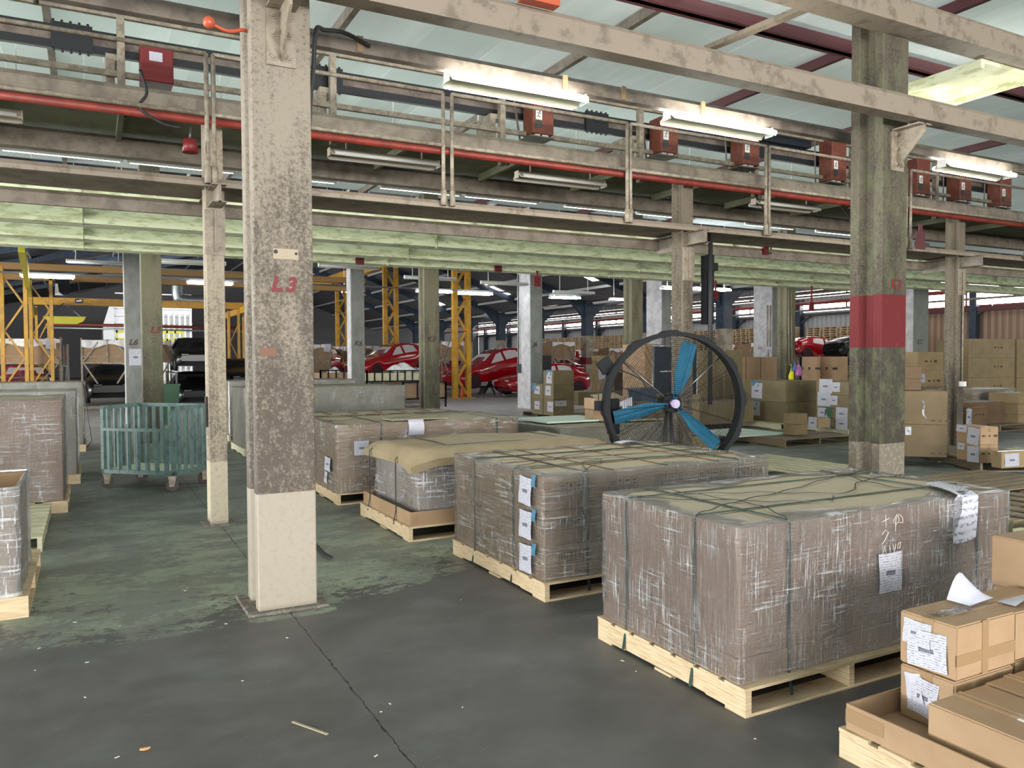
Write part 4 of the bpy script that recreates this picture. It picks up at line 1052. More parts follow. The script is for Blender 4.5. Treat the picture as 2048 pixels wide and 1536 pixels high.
for s_ in range(5):
    pts = [Vector((2.93 + .012 * s_ + .012 * math.sin(i * 1.1 + s_), y0 - .030 - .008 * math.sin(i * .9 + s_ * 2), z1 + .015 - i * .052)) for i in range(10 - (s_ % 2))]
    b.ribbon(pts, .016 + .012 * math.sin(s_), .001, (1, .2 * s_, 0))
b.build('film_tail', 'film_top', T2)
b = MB(); b.sheet(lambda u, v: Vector((4.16 + .3 * u, 5.78 + .12 * v + .02 * u, z1 + .025 + .012 * math.sin(u * 4))), 6, 3); b.build('paper_slip', 'paper_white', T2)

# ---- load 3: block in film with painted-in sheen, slumped in a tray
P3 = pallet('new pallet under the slumped silvery load', 2.45, 4.66, 6.56, 7.98, .13, ns=4)
T3 = thing('wrapped_load', 'silvery wrapped load with slumped rounded lid standing in a low tray', 'wrapped load', (3.5, 7.3, .13), 'film wrapped carton loads')
b = MB()
for a, c in (((2.475, 6.59, .13), (2.485, 7.95, .255)), ((4.62, 6.59, .13), (4.63, 7.95, .255)), ((2.485, 6.59, .13), (4.62, 6.60, .255)), ((2.485, 7.94, .13), (4.62, 7.95, .255)), ((2.485, 6.60, .13), (4.62, 7.94, .137))): b.box(a, c)
b.build('tray', 'cardboard', T3)
b = MB(); b.box((2.60, 6.70, .137), (4.56, 7.86, .66)); b.build('carton_block', 'cardboard', T3)
film_shell(T3, 2.60, 4.56, 6.70, 7.86, .16, .64, 'film_sheen', 11, .012, top=False, g=.02)
b = MB()
def fn(u, v):
    x = 2.49 + 2.15 * u; y = 6.60 + 1.35 * v
    e = min(u * 2.15, (1 - u) * 2.15, v * 1.35, (1 - v) * 1.35)
    z = .788 - .085 * max(0, 1 - e / .14) ** 2 + .012 * math.sin(u * 9 + v * 4) * max(0, 1 - e / .5) + .008 * math.sin(u * 2.5)
    if u < .12 and v < .2: z -= .05 * (1 - u / .12) * (1 - v / .2)
    return Vector((x, y, z))
b.sheet(fn, 40, 26, 0)
def sk(b, pts):
    for p, q in zip(pts, pts[1:]): b.quad([p, q, (q[0], q[1], q[2] - .07), (p[0], p[1], p[2] - .07)])
sk(b, [tuple(fn(0, i / 26)) for i in range(27)]); sk(b, [tuple(fn(i / 40, 0)) for i in range(41)])
b.build('top_lid', 'lid_brown', T3)
strap_loop_y(T3, 7.72, 2.48, 4.63, .2, .70, m='strap_black', top=[(2.7, 7.72, .79), (3.5, 7.72, .80), (4.4, 7.72, .79)]); strap_loop_y(T3, 6.95, 2.48, 4.63, .2, .70, m='strap_black', top=[(2.7, 6.95, .79), (3.5, 6.95, .80), (4.4, 6.95, .79)])
strap_loop_x(T3, 2.98, 6.59, 7.95, .2, .70, w=.022, m='strap_black', top=[(2.98, 6.8, .79), (2.98, 7.3, .80), (2.98, 7.8, .79)]); strap_loop_x(T3, 4.30, 6.59, 7.95, .2, .70, w=.022, m='strap_black', top=[(4.30, 6.8, .79), (4.30, 7.3, .80), (4.30, 7.8, .79)])

# ---- load 4
P4 = pallet('new pallet under the load with the folded white sheet', 2.39, 4.70, 8.62, 10.05, .125, ns=4)
x0, x1, y0, y1, z1 = 2.41, 4.66, 8.66, 10.0, .884
T4 = load('wrapped load with a folded white sheet and a square label near its corner', x0, x1, y0, y1, .125, z1, 'film_diagonal', 'cardboard', 17, rows=3)
label_on(T4, 'shipping_label', 'y-', (x0 + .26, y0 - .028, .62), .17, .16)
for z in (.40, .22): marks(T4, 'y-', (x0 + .20, y0 - .004, z), .085, 3)
label_on(T4, 'shipping_label', 'x-', (x0 - .030, y0 + .32, .42), .24, .16); label_on(T4, 'shipping_label', 'x-', (x0 - .030, y0 + .40, .26), .12, .13)
strap_loop_x(T4, x0 + .50, y0, y1, .125, z1, w=.022, m='strap_black'); strap_loop_x(T4, x1 - .28, y0, y1, .125, z1, w=.02)
b = MB(); b.sheet(lambda u, v: Vector((3.23 + .19 * u, y0 - .020 - .02 * math.sin(v * 3.1), z1 + .01 - .16 * v)) if v > .1 else Vector((3.23 + .19 * u, y0 + .05 - .07 * v * 10, z1 + .024)), 4, 12)
b.build('folded_sheet', 'paper_white', T4)
for pts in (((2.43, 9.0), (2.9, 9.2), (3.3, 8.8)), ((3.6, 8.7), (4.0, 9.4), (4.6, 9.3)), ((2.9, 8.7), (3.4, 9.3), (4.3, 9.6))): top_cord(T4, pts, z1 + .018)
b = MB(); b.box((3.05, 8.70, z1 + .02), (3.75, 9.02, z1 + .03)); b.build('loose_flap', 'cardboard_grey', T4)
# ---- loads 5, 6, 7 behind
T5 = load('low wrapped load with a quilted pale top, fifth from the camera', 2.45, 4.72, 10.35, 11.5, .125, .845, 'film_horizontal', 'cardboard', 21, rows=2)
pallet('pallet under the fifth load of the row', 2.43, 4.74, 10.33, 11.52, .125, ns=4, group='pallets under the far wrapped loads')
b = MB()
for i in range(6): b.box((2.6 + i * .35, 10.45, .852), (2.8 + i * .35, 10.47, .868)); b.box((2.55 + i * .36, 10.8, .852), (2.57 + i * .36, 11.2, .864))
b.build('top_flaps', 'cardboard_dark', T5)
T6 = load('tall greyish wrapped load with a stepped lid, sixth from the camera', 2.30, 5.13, 13.9, 15.2, .125, 1.13, 'film_vertical', 'cardboard_grey', 23, rows=2)
pallet('pallet under the tall greyish load', 2.26, 5.15, 13.86, 15.22, .125, ns=4, m='pallet_pale', group='pallets under the far wrapped loads')
T7 = load('grey wrapped load farthest down the aisle, seen beside the cream post', 2.45, 5.0, 16.6, 17.9, .125, 1.19, 'film_vertical', 'cardboard_grey', 25, rows=2)
pallet('pallet under the farthest load beside the aisle', 2.42, 5.02, 16.57, 17.92, .125, ns=4, m='pallet_pale', group='pallets under the far wrapped loads')
# ---- left loads
PA = pallet('new pallet under the open topped carton at the left edge', -1.75, -.365, 5.80, 7.20, .135, along='x', ns=3)
TA = thing('open_carton', 'open topped carton wrapped in shiny film at the left edge', 'wrapped load', (-1.0, 6.3, .135), 'film wrapped carton loads')
b = MB(); xa, xb, ya, yb, zt = -1.72, -.42, 5.83, 6.78, .80
for a, c in (((xa, ya, .135), (xb, ya + .008, zt)), ((xa, yb - .008, .135), (xb, yb, zt)), ((xa, ya, .135), (xa + .008, yb, zt)), ((xb - .008, ya, .135), (xb, yb, zt)), ((xa, ya, .135), (xb, yb, .145))): b.box(a, c)
b.build('carton_walls', 'cardboard', TA)
b = MB(); b.box((xa + .02, ya + .02, .145), (xb - .02, yb - .02, .66)); b.build('inner_carton', 'cardboard_grey', TA)
film_shell(TA, xa, xb, ya, yb, .12, zt + .015, 'film_sheen', 31, .010, top=False, g=.014)
b = MB(); b.tube([(xa, ya - .01, zt + .012), (xb - .05, ya - .012, zt + .008), (xb + .006, ya, zt + .012), (xb + .012, ya + .3, zt + .02), (xb + .01, yb, zt + .012), (xa, yb, zt + .015)], .014, 8); b.build('film_rim', 'film_top', TA)
pallet('empty pale pallet on the floor behind the open carton', -1.3, -.38, 7.75, 9.55, .13, 3 and 'pallet_pale', along='y', ns=3, nb=9)
TB = load('tall brown wrapped load at the left, second from the camera', -2.2, -.27, 9.68, 10.95, .125, 1.20, 'film_horizontal', 'cardboard_pink', 33, rows=1, seam=False)
pallet('pallet under the tall brown load at the left', -2.25, -.23, 9.65, 10.98, .125, along='x', ns=3)
TC = load('tall wrapped load at the left, third from the camera', -2.2, -.17, 11.88, 13.1, .125, 1.205, 'film_vertical', 'cardboard_grey', 35, rows=1, seam=False)
pallet('pallet under the third left load', -2.25, -.13, 11.85, 13.12, .125, along='x', ns=3)
TD = load('farthest wrapped load at the left with a loose strap down its corner', -2.2, -.12, 16.1, 17.3, .125, 1.23, 'film_vertical', 'cardboard_grey', 37, rows=1, seam=False)
pallet('pallet under the farthest left load', -2.25, -.08, 16.06, 17.32, .125, along='x', ns=3)
b = MB(); b.tube([(-.10, 16.05, 1.2), (-.04, 16.02, .6), (.01, 15.98, .2), (-.06, 16.0, .08)], .010, 6); b.build('loose_strap', 'strap_black', TD)

# ================================================================== CARTONS
def carton(label, x, y, z, wx, wy, h, m='cardboard_tan', rz=0.0, group=None, tape=True, lab=None, mk=None, open_=False, cat='carton', seed=None, local_origin=None):
    """x, y is the near left corner; wx runs along +X, wy along +Y before turning by rz about that corner"""
    t = thing('carton', label, cat, (x, y, z), group, rz=rz, local=True)
    b = MB(); b.box((0, 0, 0), (wx, wy, h)); b.bevel(min(.006, h * .03), 2); b.build('box', m, t)
    if tape:
        b = MB(); w = min(.05, wx * .15)
        if wx >= wy:
            b.box((-.0012, wy / 2 - w / 2, h * .72), (wx + .0012, wy / 2 + w / 2, h + .0014))
        else:
            b.box((wx / 2 - w / 2, -.0012, h * .72), (wx / 2 + w / 2, wy + .0012, h + .0014))
        b.build('tape', 'tape_brown', t)
        b = MB()
        if wx >= wy: b.box((0, wy / 2 - .002, h + .0005), (wx, wy / 2 + .002, h + .0018))
        else: b.box((wx / 2 - .002, 0, h + .0005), (wx / 2 + .002, wy, h + .0018))
        b.build('flap_seam', 'cardboard_dark', t)
    for l in (lab or []):
        # (face, u, v, w, h, material)
        f, u, v, w_, h_ = l[:5]; mm = l[5] if len(l) > 5 else 'label_print'
        if f == 'y-': label_on(t, 'shipping_label', 'y-', (wx * u, -.001, h * v), w_, h_, mm, tilt=(l[6] if len(l) > 6 else 0))
        elif f == 'x-': label_on(t, 'shipping_label', 'x-', (-.001, wy * u, h * v), w_, h_, mm, tilt=(l[6] if len(l) > 6 else 0))
        else: label_on(t, 'shipping_label', 'z', (wx * u, wy * v, h), w_, h_, mm)
    for q in (mk or []):
        f, u, v, s_ = q
        dots(t, f, (wx * u, -.001, h * v) if f == 'y-' else (-.001, wy * u, h * v), s_)
    return t
def turned(rz):
    return Vector((math.cos(rz), math.sin(rz), 0)), Vector((-math.sin(rz), math.cos(rz), 0))
def stack(base, rz, uL, uR, vs, labels, mats, dy=None, dx=None, z0=None, labs=None, mks=None, group=None, tape=True):
    """cartons piled on one footprint: base = near corner pixel on plane z0, vs = pixel rows of the joints from bottom to top"""
    z = z0 or 0.0
    P = on_z(base[0], base[1], z) if not isinstance(base, Vector) else base
    ax, ay = turned(rz)
    wx = dx if dx else reach(P, ax, uR); wy = dy if dy else reach(P, ay, uL)
    out = []
    for i, v in enumerate(vs):
        zt = z_at(P.x, P.y, v); h = zt - z
        out.append(carton(labels[i], P.x, P.y, z, wx, wy, h - .003, mats[i] if isinstance(mats, list) else mats, rz, group, tape, (labs or {}).get(i), (mks or {}).get(i)))
        z = zt
    return P, wx, wy, z, out

# ---- near right pile on the tray pallet
pallet('new pallet carrying the open tray at the lower right', 2.63, 4.30, .95, 2.17, .12, ns=4)
t = thing('cardboard_tray', 'low open cardboard tray at the lower right corner', 'tray', (3.4, 1.6, .12))
b = MB(); h0, h1 = .12, .222
for a, c in (((2.645, .97, h0), (2.652, 2.15, h1)), ((4.27, .97, h0), (4.277, 2.15, h1)), ((2.652, .97, h0), (4.27, .977, h1)), ((2.652, 2.143, h0), (4.27, 2.15, h1)), ((2.652, .977, h0), (4.27, 2.143, .126))): b.box(a, c)
b.build('walls', 'cardboard', t)
b = MB(); b.box((2.6425, 1.98, .15), (2.6445, 2.15, .205)); b.box((2.643, 2.1515, .14), (2.75, 2.1525, .20)); b.build('tape', 'tape_brown', t)
GN = 'cartons piled on the near tray'
cB = carton('lower small carton with a crumpled white label, standing in the tray', 2.93, 1.885, .127, .385, .235, .215, 'cardboard', 0, GN, lab=[('x-', .55, .52, .12, .15, 'label_print', .1), ('x-', .72, .62, .07, .12, 'paper_white', -.2)])
cA = carton('upper small carton with papers on its end and tape across its top', 2.94, 1.885, .345, .385, .245, .213, 'cardboard', 0, GN, lab=[('x-', .50, .40, .170, .150, 'label_print', -.06), ('x-', .68, .66, .12, .10, 'label_print', .02)])
b = MB(); b.box((.16, -.002, .0), (.20, -.001, .213)); b.box((0, -.0015, .055), (.385, -.001, .10)); b.build('tape_cross', 'tape_brown', cA)
b = MB(); b.sheet(lambda u, v: Vector((.05 + .22 * u, .09 + .06 * v + .01 * math.sin(u * 9), .2165 + .006 * abs(math.sin(u * 14 + v * 5)))), 12, 4); b.build('loose_film', 'film_top', cA)
b = MB(); b.box((.0, .228, .005), (.002, .234, .2)); b.bm.free()
cC = carton('taller carton right of the papered one, white slip wedged between', 3.345, 1.90, .345, .40, .25, .20, 'cardboard', 0, GN)
carton('carton hidden under the right hand one in the tray', 3.345, 1.90, .127, .40, .25, .215, 'cardboard', 0, GN)
b = MB(); b.sheet(lambda u, v: Vector((3.20 + .20 * u, 2.10 - .10 * v + .02 * u, .575 + .10 * math.sin(u * 3.1) * (1 - v) - .004)), 8, 6); tag(b.build('white_slip', 'paper_white'), 'white paper slip curling up over the small carton', 'paper')
cE = carton('long brown topped carton behind the frontmost one', 3.06, 1.42, .127, .30, .43, .205, 'cardboard', 0, GN)
carton('second brown topped carton right of it, partly under tape', 3.37, 1.42, .127, .42, .43, .22, 'cardboard', 0, GN)
cD = carton('large frontmost carton at the right edge with a bright strip on top', 2.70, .98, .127, .345, .86, .205, 'cardboard', 0, GN)
b = MB(); b.box((.14, .38, .2062), (.155, .62, .2075)); b.build('bright_strip', 'poly_white', cD)
label_on(cD, 'shipping_label', 'x-', (-.001, .28, .07), .12, .12)
carton('lower carton at the right edge under the taped one', 3.78, 1.89, .127, .46, .36, .388, 'cardboard', 0, GN)
cF = carton('upper carton at the right edge with crossed brown tape', 3.78, 1.90, .517, .46, .36, .235, 'cardboard', 0, GN)
b = MB(); b.box((.10, -.002, .0), (.145, -.001, .235)); b.build('tape_cross', 'tape_brown', cF)
b = MB(); b.sheet(lambda u, v: Vector((3.42 + .34 * u, 2.02 - .08 * v, .552 + .02 * math.sin(u * 5) * v)), 8, 3); tag(b.build('white_sheet', 'paper_white'), 'white sheet lying in front of the taped right edge carton', 'paper')

# ---- middle distance, left of fan
GM = 'cartons stacked in the middle distance'
pallet('old pallet under the blue taped cartons', 10.9, 13.0, 18.3, 19.9, .13, 'pallet_old', group='old pallets in the middle distance', along='x')
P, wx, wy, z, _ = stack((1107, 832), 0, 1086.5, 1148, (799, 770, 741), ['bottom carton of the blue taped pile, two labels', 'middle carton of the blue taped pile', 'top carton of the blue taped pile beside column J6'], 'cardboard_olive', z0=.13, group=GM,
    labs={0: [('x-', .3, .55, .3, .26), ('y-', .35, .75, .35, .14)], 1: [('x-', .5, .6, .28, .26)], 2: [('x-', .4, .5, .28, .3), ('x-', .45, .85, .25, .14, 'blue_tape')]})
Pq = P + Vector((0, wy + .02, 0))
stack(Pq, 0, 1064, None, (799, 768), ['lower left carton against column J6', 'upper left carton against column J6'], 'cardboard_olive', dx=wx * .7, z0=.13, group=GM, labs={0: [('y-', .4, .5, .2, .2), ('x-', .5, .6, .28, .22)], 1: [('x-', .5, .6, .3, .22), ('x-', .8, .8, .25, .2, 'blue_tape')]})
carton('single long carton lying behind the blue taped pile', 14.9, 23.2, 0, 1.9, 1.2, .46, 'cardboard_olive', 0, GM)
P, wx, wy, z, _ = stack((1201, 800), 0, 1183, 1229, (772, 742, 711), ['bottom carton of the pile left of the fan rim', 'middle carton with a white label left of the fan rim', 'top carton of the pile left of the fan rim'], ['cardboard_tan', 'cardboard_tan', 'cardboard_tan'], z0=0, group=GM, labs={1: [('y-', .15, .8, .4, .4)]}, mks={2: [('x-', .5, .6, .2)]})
pallet('old pallet left of the fan rim', 18.9, 21.4, 24.2, 25.8, .12, 'pallet_old', group='old pallets in the middle distance')
carton('brown carton just behind the left rim of the fan', P.x + wx + .05, P.y + .3, 0, 1.3, 1.0, 1.05, 'cardboard_dark', 0, GM)

# white boards on another load and the papered cartons on it
TQ = load('low load topped with a white foam board, left of the fan', 5.35, 7.4, 8.75, 10.1, .125, .70, 'film_horizontal', 'cardboard_grey', 41, rows=2, lidm='cardboard_grey')
pallet('pallet under the white board load', 5.32, 7.42, 8.72, 10.12, .125, ns=4, group='old pallets in the middle distance')
b = MB(); b.box((5.5, 9.35, .722), (6.6, 10.3, .745)); tag(b.build('foam_board', 'white_foam'), 'pale green white foam board lying flat on the low load', 'board')
b = MB(); b.box((6.35, 9.1, .722), (7.3, 9.7, .74)); tag(b.build('grey_board', 'cardboard_grey'), 'grey board under the papered cartons', 'board')
carton('left lower carton on the board load', 6.30, 9.42, .746, .22, .22, .13, 'cardboard', 0, GM)
carton('right lower carton on the board load', 6.545, 9.30, .746, .28, .22, .14, 'cardboard', 0, GM)
c = carton('flat carton with a white printed strip lying on two others', 6.26, 9.30, .892, .52, .30, .155, 'cardboard', 0, GM, lab=[('y-', .45, .30, .46, .055)])
b = MB(); b.quad([(0, 0, .157), (.5, 0, .157), (.46, .20, .22), (.05, .22, .20)]); b.build('open_flap', 'cardboard_top', c)
b = MB(); b.sheet(lambda u, v: Vector((6.66 + .24 * u, 9.24 - .04 * math.sin(u * 3) - .02 * v, .74 + .20 * v * (1 - .3 * u))), 6, 4); tag(b.build('paper_sheet', 'paper_white'), 'white paper hanging from the papered cartons', 'paper')
b = MB(); b.sheet(lambda u, v: Vector((6.58 + .24 * u, 9.26 - .05 * u, .93 + .13 * v * (.3 + .7 * u))), 6, 4); tag(b.build('torn_paper', 'paper_white'), 'torn white paper on the flat carton', 'paper')
carton('dark carton at the far end of the board load', 7.05, 9.4, .746, .30, .25, .22, 'cardboard_dark', 0, GM)

# ---- right of the fan
GR = 'cartons on the right hand pallets'
pallet('old pallet under the two large blue taped cartons', 13.62, 15.0, 12.88, 15.4, .13, 'pallet_pale', group='old pallets in the middle distance')
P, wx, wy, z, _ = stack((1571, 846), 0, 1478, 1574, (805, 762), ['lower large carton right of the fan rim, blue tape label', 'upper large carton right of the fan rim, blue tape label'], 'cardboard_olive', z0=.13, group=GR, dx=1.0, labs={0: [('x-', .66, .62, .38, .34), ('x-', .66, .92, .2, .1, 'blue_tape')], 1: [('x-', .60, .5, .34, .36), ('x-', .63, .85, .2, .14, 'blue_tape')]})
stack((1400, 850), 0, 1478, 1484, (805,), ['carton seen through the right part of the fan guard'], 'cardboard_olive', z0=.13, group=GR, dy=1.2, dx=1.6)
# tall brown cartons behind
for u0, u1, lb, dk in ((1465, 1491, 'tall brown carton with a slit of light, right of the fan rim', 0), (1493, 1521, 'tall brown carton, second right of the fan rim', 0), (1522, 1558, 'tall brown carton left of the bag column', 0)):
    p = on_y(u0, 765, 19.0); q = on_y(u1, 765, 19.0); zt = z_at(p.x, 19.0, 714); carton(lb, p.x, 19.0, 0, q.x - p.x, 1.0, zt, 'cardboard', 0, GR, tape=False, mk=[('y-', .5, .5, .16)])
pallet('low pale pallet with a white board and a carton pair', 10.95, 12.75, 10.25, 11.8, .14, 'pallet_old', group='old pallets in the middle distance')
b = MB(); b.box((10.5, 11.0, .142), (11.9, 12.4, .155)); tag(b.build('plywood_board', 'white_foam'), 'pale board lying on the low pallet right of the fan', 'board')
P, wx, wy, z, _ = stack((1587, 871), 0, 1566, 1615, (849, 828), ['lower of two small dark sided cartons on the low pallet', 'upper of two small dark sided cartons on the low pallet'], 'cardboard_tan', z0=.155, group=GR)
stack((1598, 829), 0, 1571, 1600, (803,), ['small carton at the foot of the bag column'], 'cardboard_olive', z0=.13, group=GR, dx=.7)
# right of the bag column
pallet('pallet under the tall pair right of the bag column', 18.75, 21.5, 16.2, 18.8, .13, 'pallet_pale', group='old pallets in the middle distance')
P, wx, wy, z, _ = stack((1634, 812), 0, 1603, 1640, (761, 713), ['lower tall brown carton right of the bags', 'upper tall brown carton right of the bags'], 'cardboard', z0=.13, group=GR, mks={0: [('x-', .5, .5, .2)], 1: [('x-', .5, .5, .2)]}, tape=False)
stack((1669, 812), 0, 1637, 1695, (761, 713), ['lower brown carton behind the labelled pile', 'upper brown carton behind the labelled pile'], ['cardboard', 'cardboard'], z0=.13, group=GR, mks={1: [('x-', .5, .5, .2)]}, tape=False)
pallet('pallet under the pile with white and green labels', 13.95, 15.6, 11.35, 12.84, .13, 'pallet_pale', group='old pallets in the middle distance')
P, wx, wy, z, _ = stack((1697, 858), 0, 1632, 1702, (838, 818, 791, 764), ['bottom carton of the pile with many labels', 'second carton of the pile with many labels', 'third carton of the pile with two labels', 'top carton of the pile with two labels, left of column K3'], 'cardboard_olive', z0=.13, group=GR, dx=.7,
    labs={0: [('x-', .2, .5, .30, .26), ('x-', .75, .5, .34, .24)], 1: [('x-', .2, .5, .30, .26), ('x-', .60, .5, .2, .24, 'bin_green'), ('x-', .8, .5, .25, .2)], 2: [('x-', .75, .65, .34, .3), ('x-', .45, .6, .2, .2)], 3: [('x-', .7, .65, .34, .3), ('x-', .38, .6, .2, .2)]})
stack((1636, 856), 0, 1615, 1640, (836,), ['small labelled carton at the left foot of the label pile'], 'cardboard_tan', z0=.13, group=GR, dx=.5, labs={0: [('x-', .5, .5, .22, .24)]})
# around and right of column K3
pallet('old pallet with a plywood deck right of column K3', 10.94, 12.3, 6.71, 9.1, .14, 'pallet_old', group='old pallets in the middle distance', nb=9, gap=.08, rz=R(-27))
Pk = on_z(1703, 909, .15); rk = R(-48); axk, ayk = turned(rk); wk = reach(Pk, axk, 1894)
za = .15; zb = z_at(Pk.x, Pk.y, 846); zc = z_at(Pk.x, Pk.y, 781)
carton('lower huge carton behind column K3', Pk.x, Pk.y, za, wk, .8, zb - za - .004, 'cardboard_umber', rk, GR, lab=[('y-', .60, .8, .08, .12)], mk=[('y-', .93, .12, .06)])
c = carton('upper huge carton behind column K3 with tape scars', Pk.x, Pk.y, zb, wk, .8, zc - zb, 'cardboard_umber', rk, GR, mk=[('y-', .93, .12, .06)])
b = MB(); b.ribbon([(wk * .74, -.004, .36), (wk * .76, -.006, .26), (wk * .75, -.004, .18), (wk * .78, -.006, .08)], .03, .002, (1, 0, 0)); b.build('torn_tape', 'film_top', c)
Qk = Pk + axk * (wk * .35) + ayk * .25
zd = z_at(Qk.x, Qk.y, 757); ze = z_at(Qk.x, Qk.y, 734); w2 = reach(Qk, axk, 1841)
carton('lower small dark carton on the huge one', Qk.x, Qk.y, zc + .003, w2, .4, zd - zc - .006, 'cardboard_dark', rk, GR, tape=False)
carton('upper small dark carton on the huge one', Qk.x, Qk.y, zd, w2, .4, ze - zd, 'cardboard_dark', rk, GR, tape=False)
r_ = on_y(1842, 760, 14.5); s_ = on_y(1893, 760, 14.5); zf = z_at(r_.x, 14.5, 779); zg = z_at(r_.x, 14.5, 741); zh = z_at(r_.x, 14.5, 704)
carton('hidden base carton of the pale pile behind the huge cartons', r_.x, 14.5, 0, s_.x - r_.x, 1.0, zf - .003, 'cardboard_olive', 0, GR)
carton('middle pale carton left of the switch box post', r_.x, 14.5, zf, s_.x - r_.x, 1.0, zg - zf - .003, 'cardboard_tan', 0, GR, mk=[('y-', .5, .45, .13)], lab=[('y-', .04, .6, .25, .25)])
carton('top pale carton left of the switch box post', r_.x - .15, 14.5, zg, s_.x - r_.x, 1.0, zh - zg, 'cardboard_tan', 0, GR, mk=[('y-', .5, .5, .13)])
P, wx, wy, z, _ = stack((1960, 925), -.30, 1913, 1996, (890, 854), ['lower small carton with a hanging white sheet, right of the post', 'upper small carton with a hanging white sheet, right of the post'], 'cardboard', z0=.145, group=GR, labs={0: [('x-', .28, .42, .22, .22, 'label_print', -.05), ('x-', .8, .8, .14, .10)], 1: [('x-', .28, .45, .22, .24, 'label_print', .08), ('x-', .78, .82, .2, .10)]}, mks={0: [('y-', .5, .5, .06)], 1: [('y-', .5, .5, .06)]})
pallet('pallet at the right edge under the papered flat carton', 8.55, 10.2, 5.15, 6.25, .14, 'pallet_old', group='old pallets in the middle distance')
stack((2003, 937), -.2, 1982, 2060, (904,), ['flat carton with a large label at the right edge'], 'cardboard_tan', z0=.145, group=GR, labs={0: [('y-', .35, .5, .24, .17), ]})
pallet('pallet under the dark carton group right of the post', 16.3, 18.2, 10.15, 11.5, .14, 'pallet_old', group='old pallets in the middle distance')
stack((1944, 853), 0, 1932, 1974, (815,), ['small dark carton right of the post with a white tag'], ['cardboard_dark'], z0=.14, group=GR, labs={0: [('x-', .5, .5, .12, .35)]}, mks={0: [('y-', .5, .6, .08)]})
p = on_y(1934, 850, 10.6); q = on_y(2006, 850, 10.6)
carton('long dark brown carton right of the post', p.x, 10.55, .14, q.x - p.x, .8, z_at(p.x, 10.6, 806) - .14, 'cardboard_dark', 0, GR)
# the big wall of pale cartons at the right edge
YB = 17.2
xs = [on_y(u, 700, YB).x for u in (1937, 2030, 2034, 2110)]
zr = [z_at(xs[0], YB, v) for v in (795, 756, 716, 677)]
nmL = ['lowest pale carton of the big right hand pile', 'second pale carton of the big right hand pile', 'top pale carton of the big right hand pile']
carton('base carton of the big right hand pile', xs[0], YB, .13, xs[1] - xs[0], 1.2, zr[0] - .133, 'cardboard_olive', 0, GR)
for i in range(3): carton(nmL[i], xs[0], YB, zr[i], xs[1] - xs[0], 1.2, zr[i + 1] - zr[i] - .004, 'cardboard_tan', 0, GR, mk=[('y-', .63, .55, .12)], lab=[('y-', .4, .35, .28, .22)] if i == 0 else None)
zz = .13
for i, lb in enumerate(('lowest carton cut by the right edge', 'second carton cut by the right edge', 'third carton cut by the right edge')):
    h = (zr[3] - .13) / 3; carton(lb, xs[2], YB, .13 + i * h, xs[3] - xs[2], 1.2, h - .004, 'cardboard_tan', 0, GR)
pallet('pale pallet under the big right hand pile', xs[0] - .05, xs[3], YB - .03, YB + 1.3, .128, 'pallet_pale', group='old pallets in the middle distance', nb=9, ns=5, along='x')
p = on_y(1944, 840, 11.9); q = on_y(2029, 840, 11.9); zk = z_at(p.x, 11.9, 811); zl = z_at(p.x, 11.9, 780)
carton('lower carton under the film wrapped one at the right', p.x, 11.9, .13, q.x - p.x, .9, zk - .133, 'cardboard_tan', 0, GR, lab=[('y-', .84, .6, .28, .26)])
c = carton('film wrapped carton with a white label at the right', p.x, 11.9, zk, q.x - p.x, .9, zl - zk, 'cardboard_tan', 0, GR, lab=[('y-', .86, .6, .38, .24)])
b = MB(); b.box((-.01, -.01, 0), (q.x - p.x + .01, .91, zl - zk + .01)); b.build('film', 'film_top', c)
pallet('pallet under the film wrapped carton at the right', p.x - .05, q.x + .05, 11.85, 12.85, .128, 'pallet_pale', group='old pallets in the middle distance', along='x', ns=3)
p = on_y(2036, 840, 10.9)
for i, lb in enumerate(('lowest of three cartons at the far right edge', 'middle of three cartons at the far right edge', 'top of three cartons at the far right edge')):
    carton(lb, p.x, 10.9, .0 + i * .25, .8, .7, .245, 'cardboard_tan', 0, GR)
# empty pallets on the floor
EG = 'empty pallets on the floor at the right'
pallet('empty slatted pallet behind the second load', 6.6, 8.9, 5.9, 7.0, .12, 'pallet_pale', gap=.9, group=EG, ns=3, nb=7, along='x')
pallet('empty slatted pallet beyond the first one, left of column K3', 8.0, 9.25, 7.2, 9.0, .12, 'pallet_pale', gap=.9, group=EG, ns=3, nb=7, along='x')
pallet('empty slatted pallet right of the foot of column K3', 7.35, 9.2, 4.2, 5.1, .12, 'pallet_old', gap=.9, group=EG, ns=3, nb=7, along='x')
pallet('empty slatted pallet behind the nearest load', 4.75, 6.6, 3.0, 4.4, .12, 'pallet_pale', gap=.9, group=EG, ns=3, nb=7, along='x')
pallet('empty slatted pallet near the right edge', 7.0, 8.6, 2.9, 4.0, .12, 'pallet_pale', gap=.9, group=EG, ns=3, nb=7, along='x')
pallet('empty slatted pallet between the flat and dark cartons', 12.5, 14.2, 6.4, 7.6, .12, 'pallet_pale', gap=.9, group=EG, ns=3, nb=7, along='x')

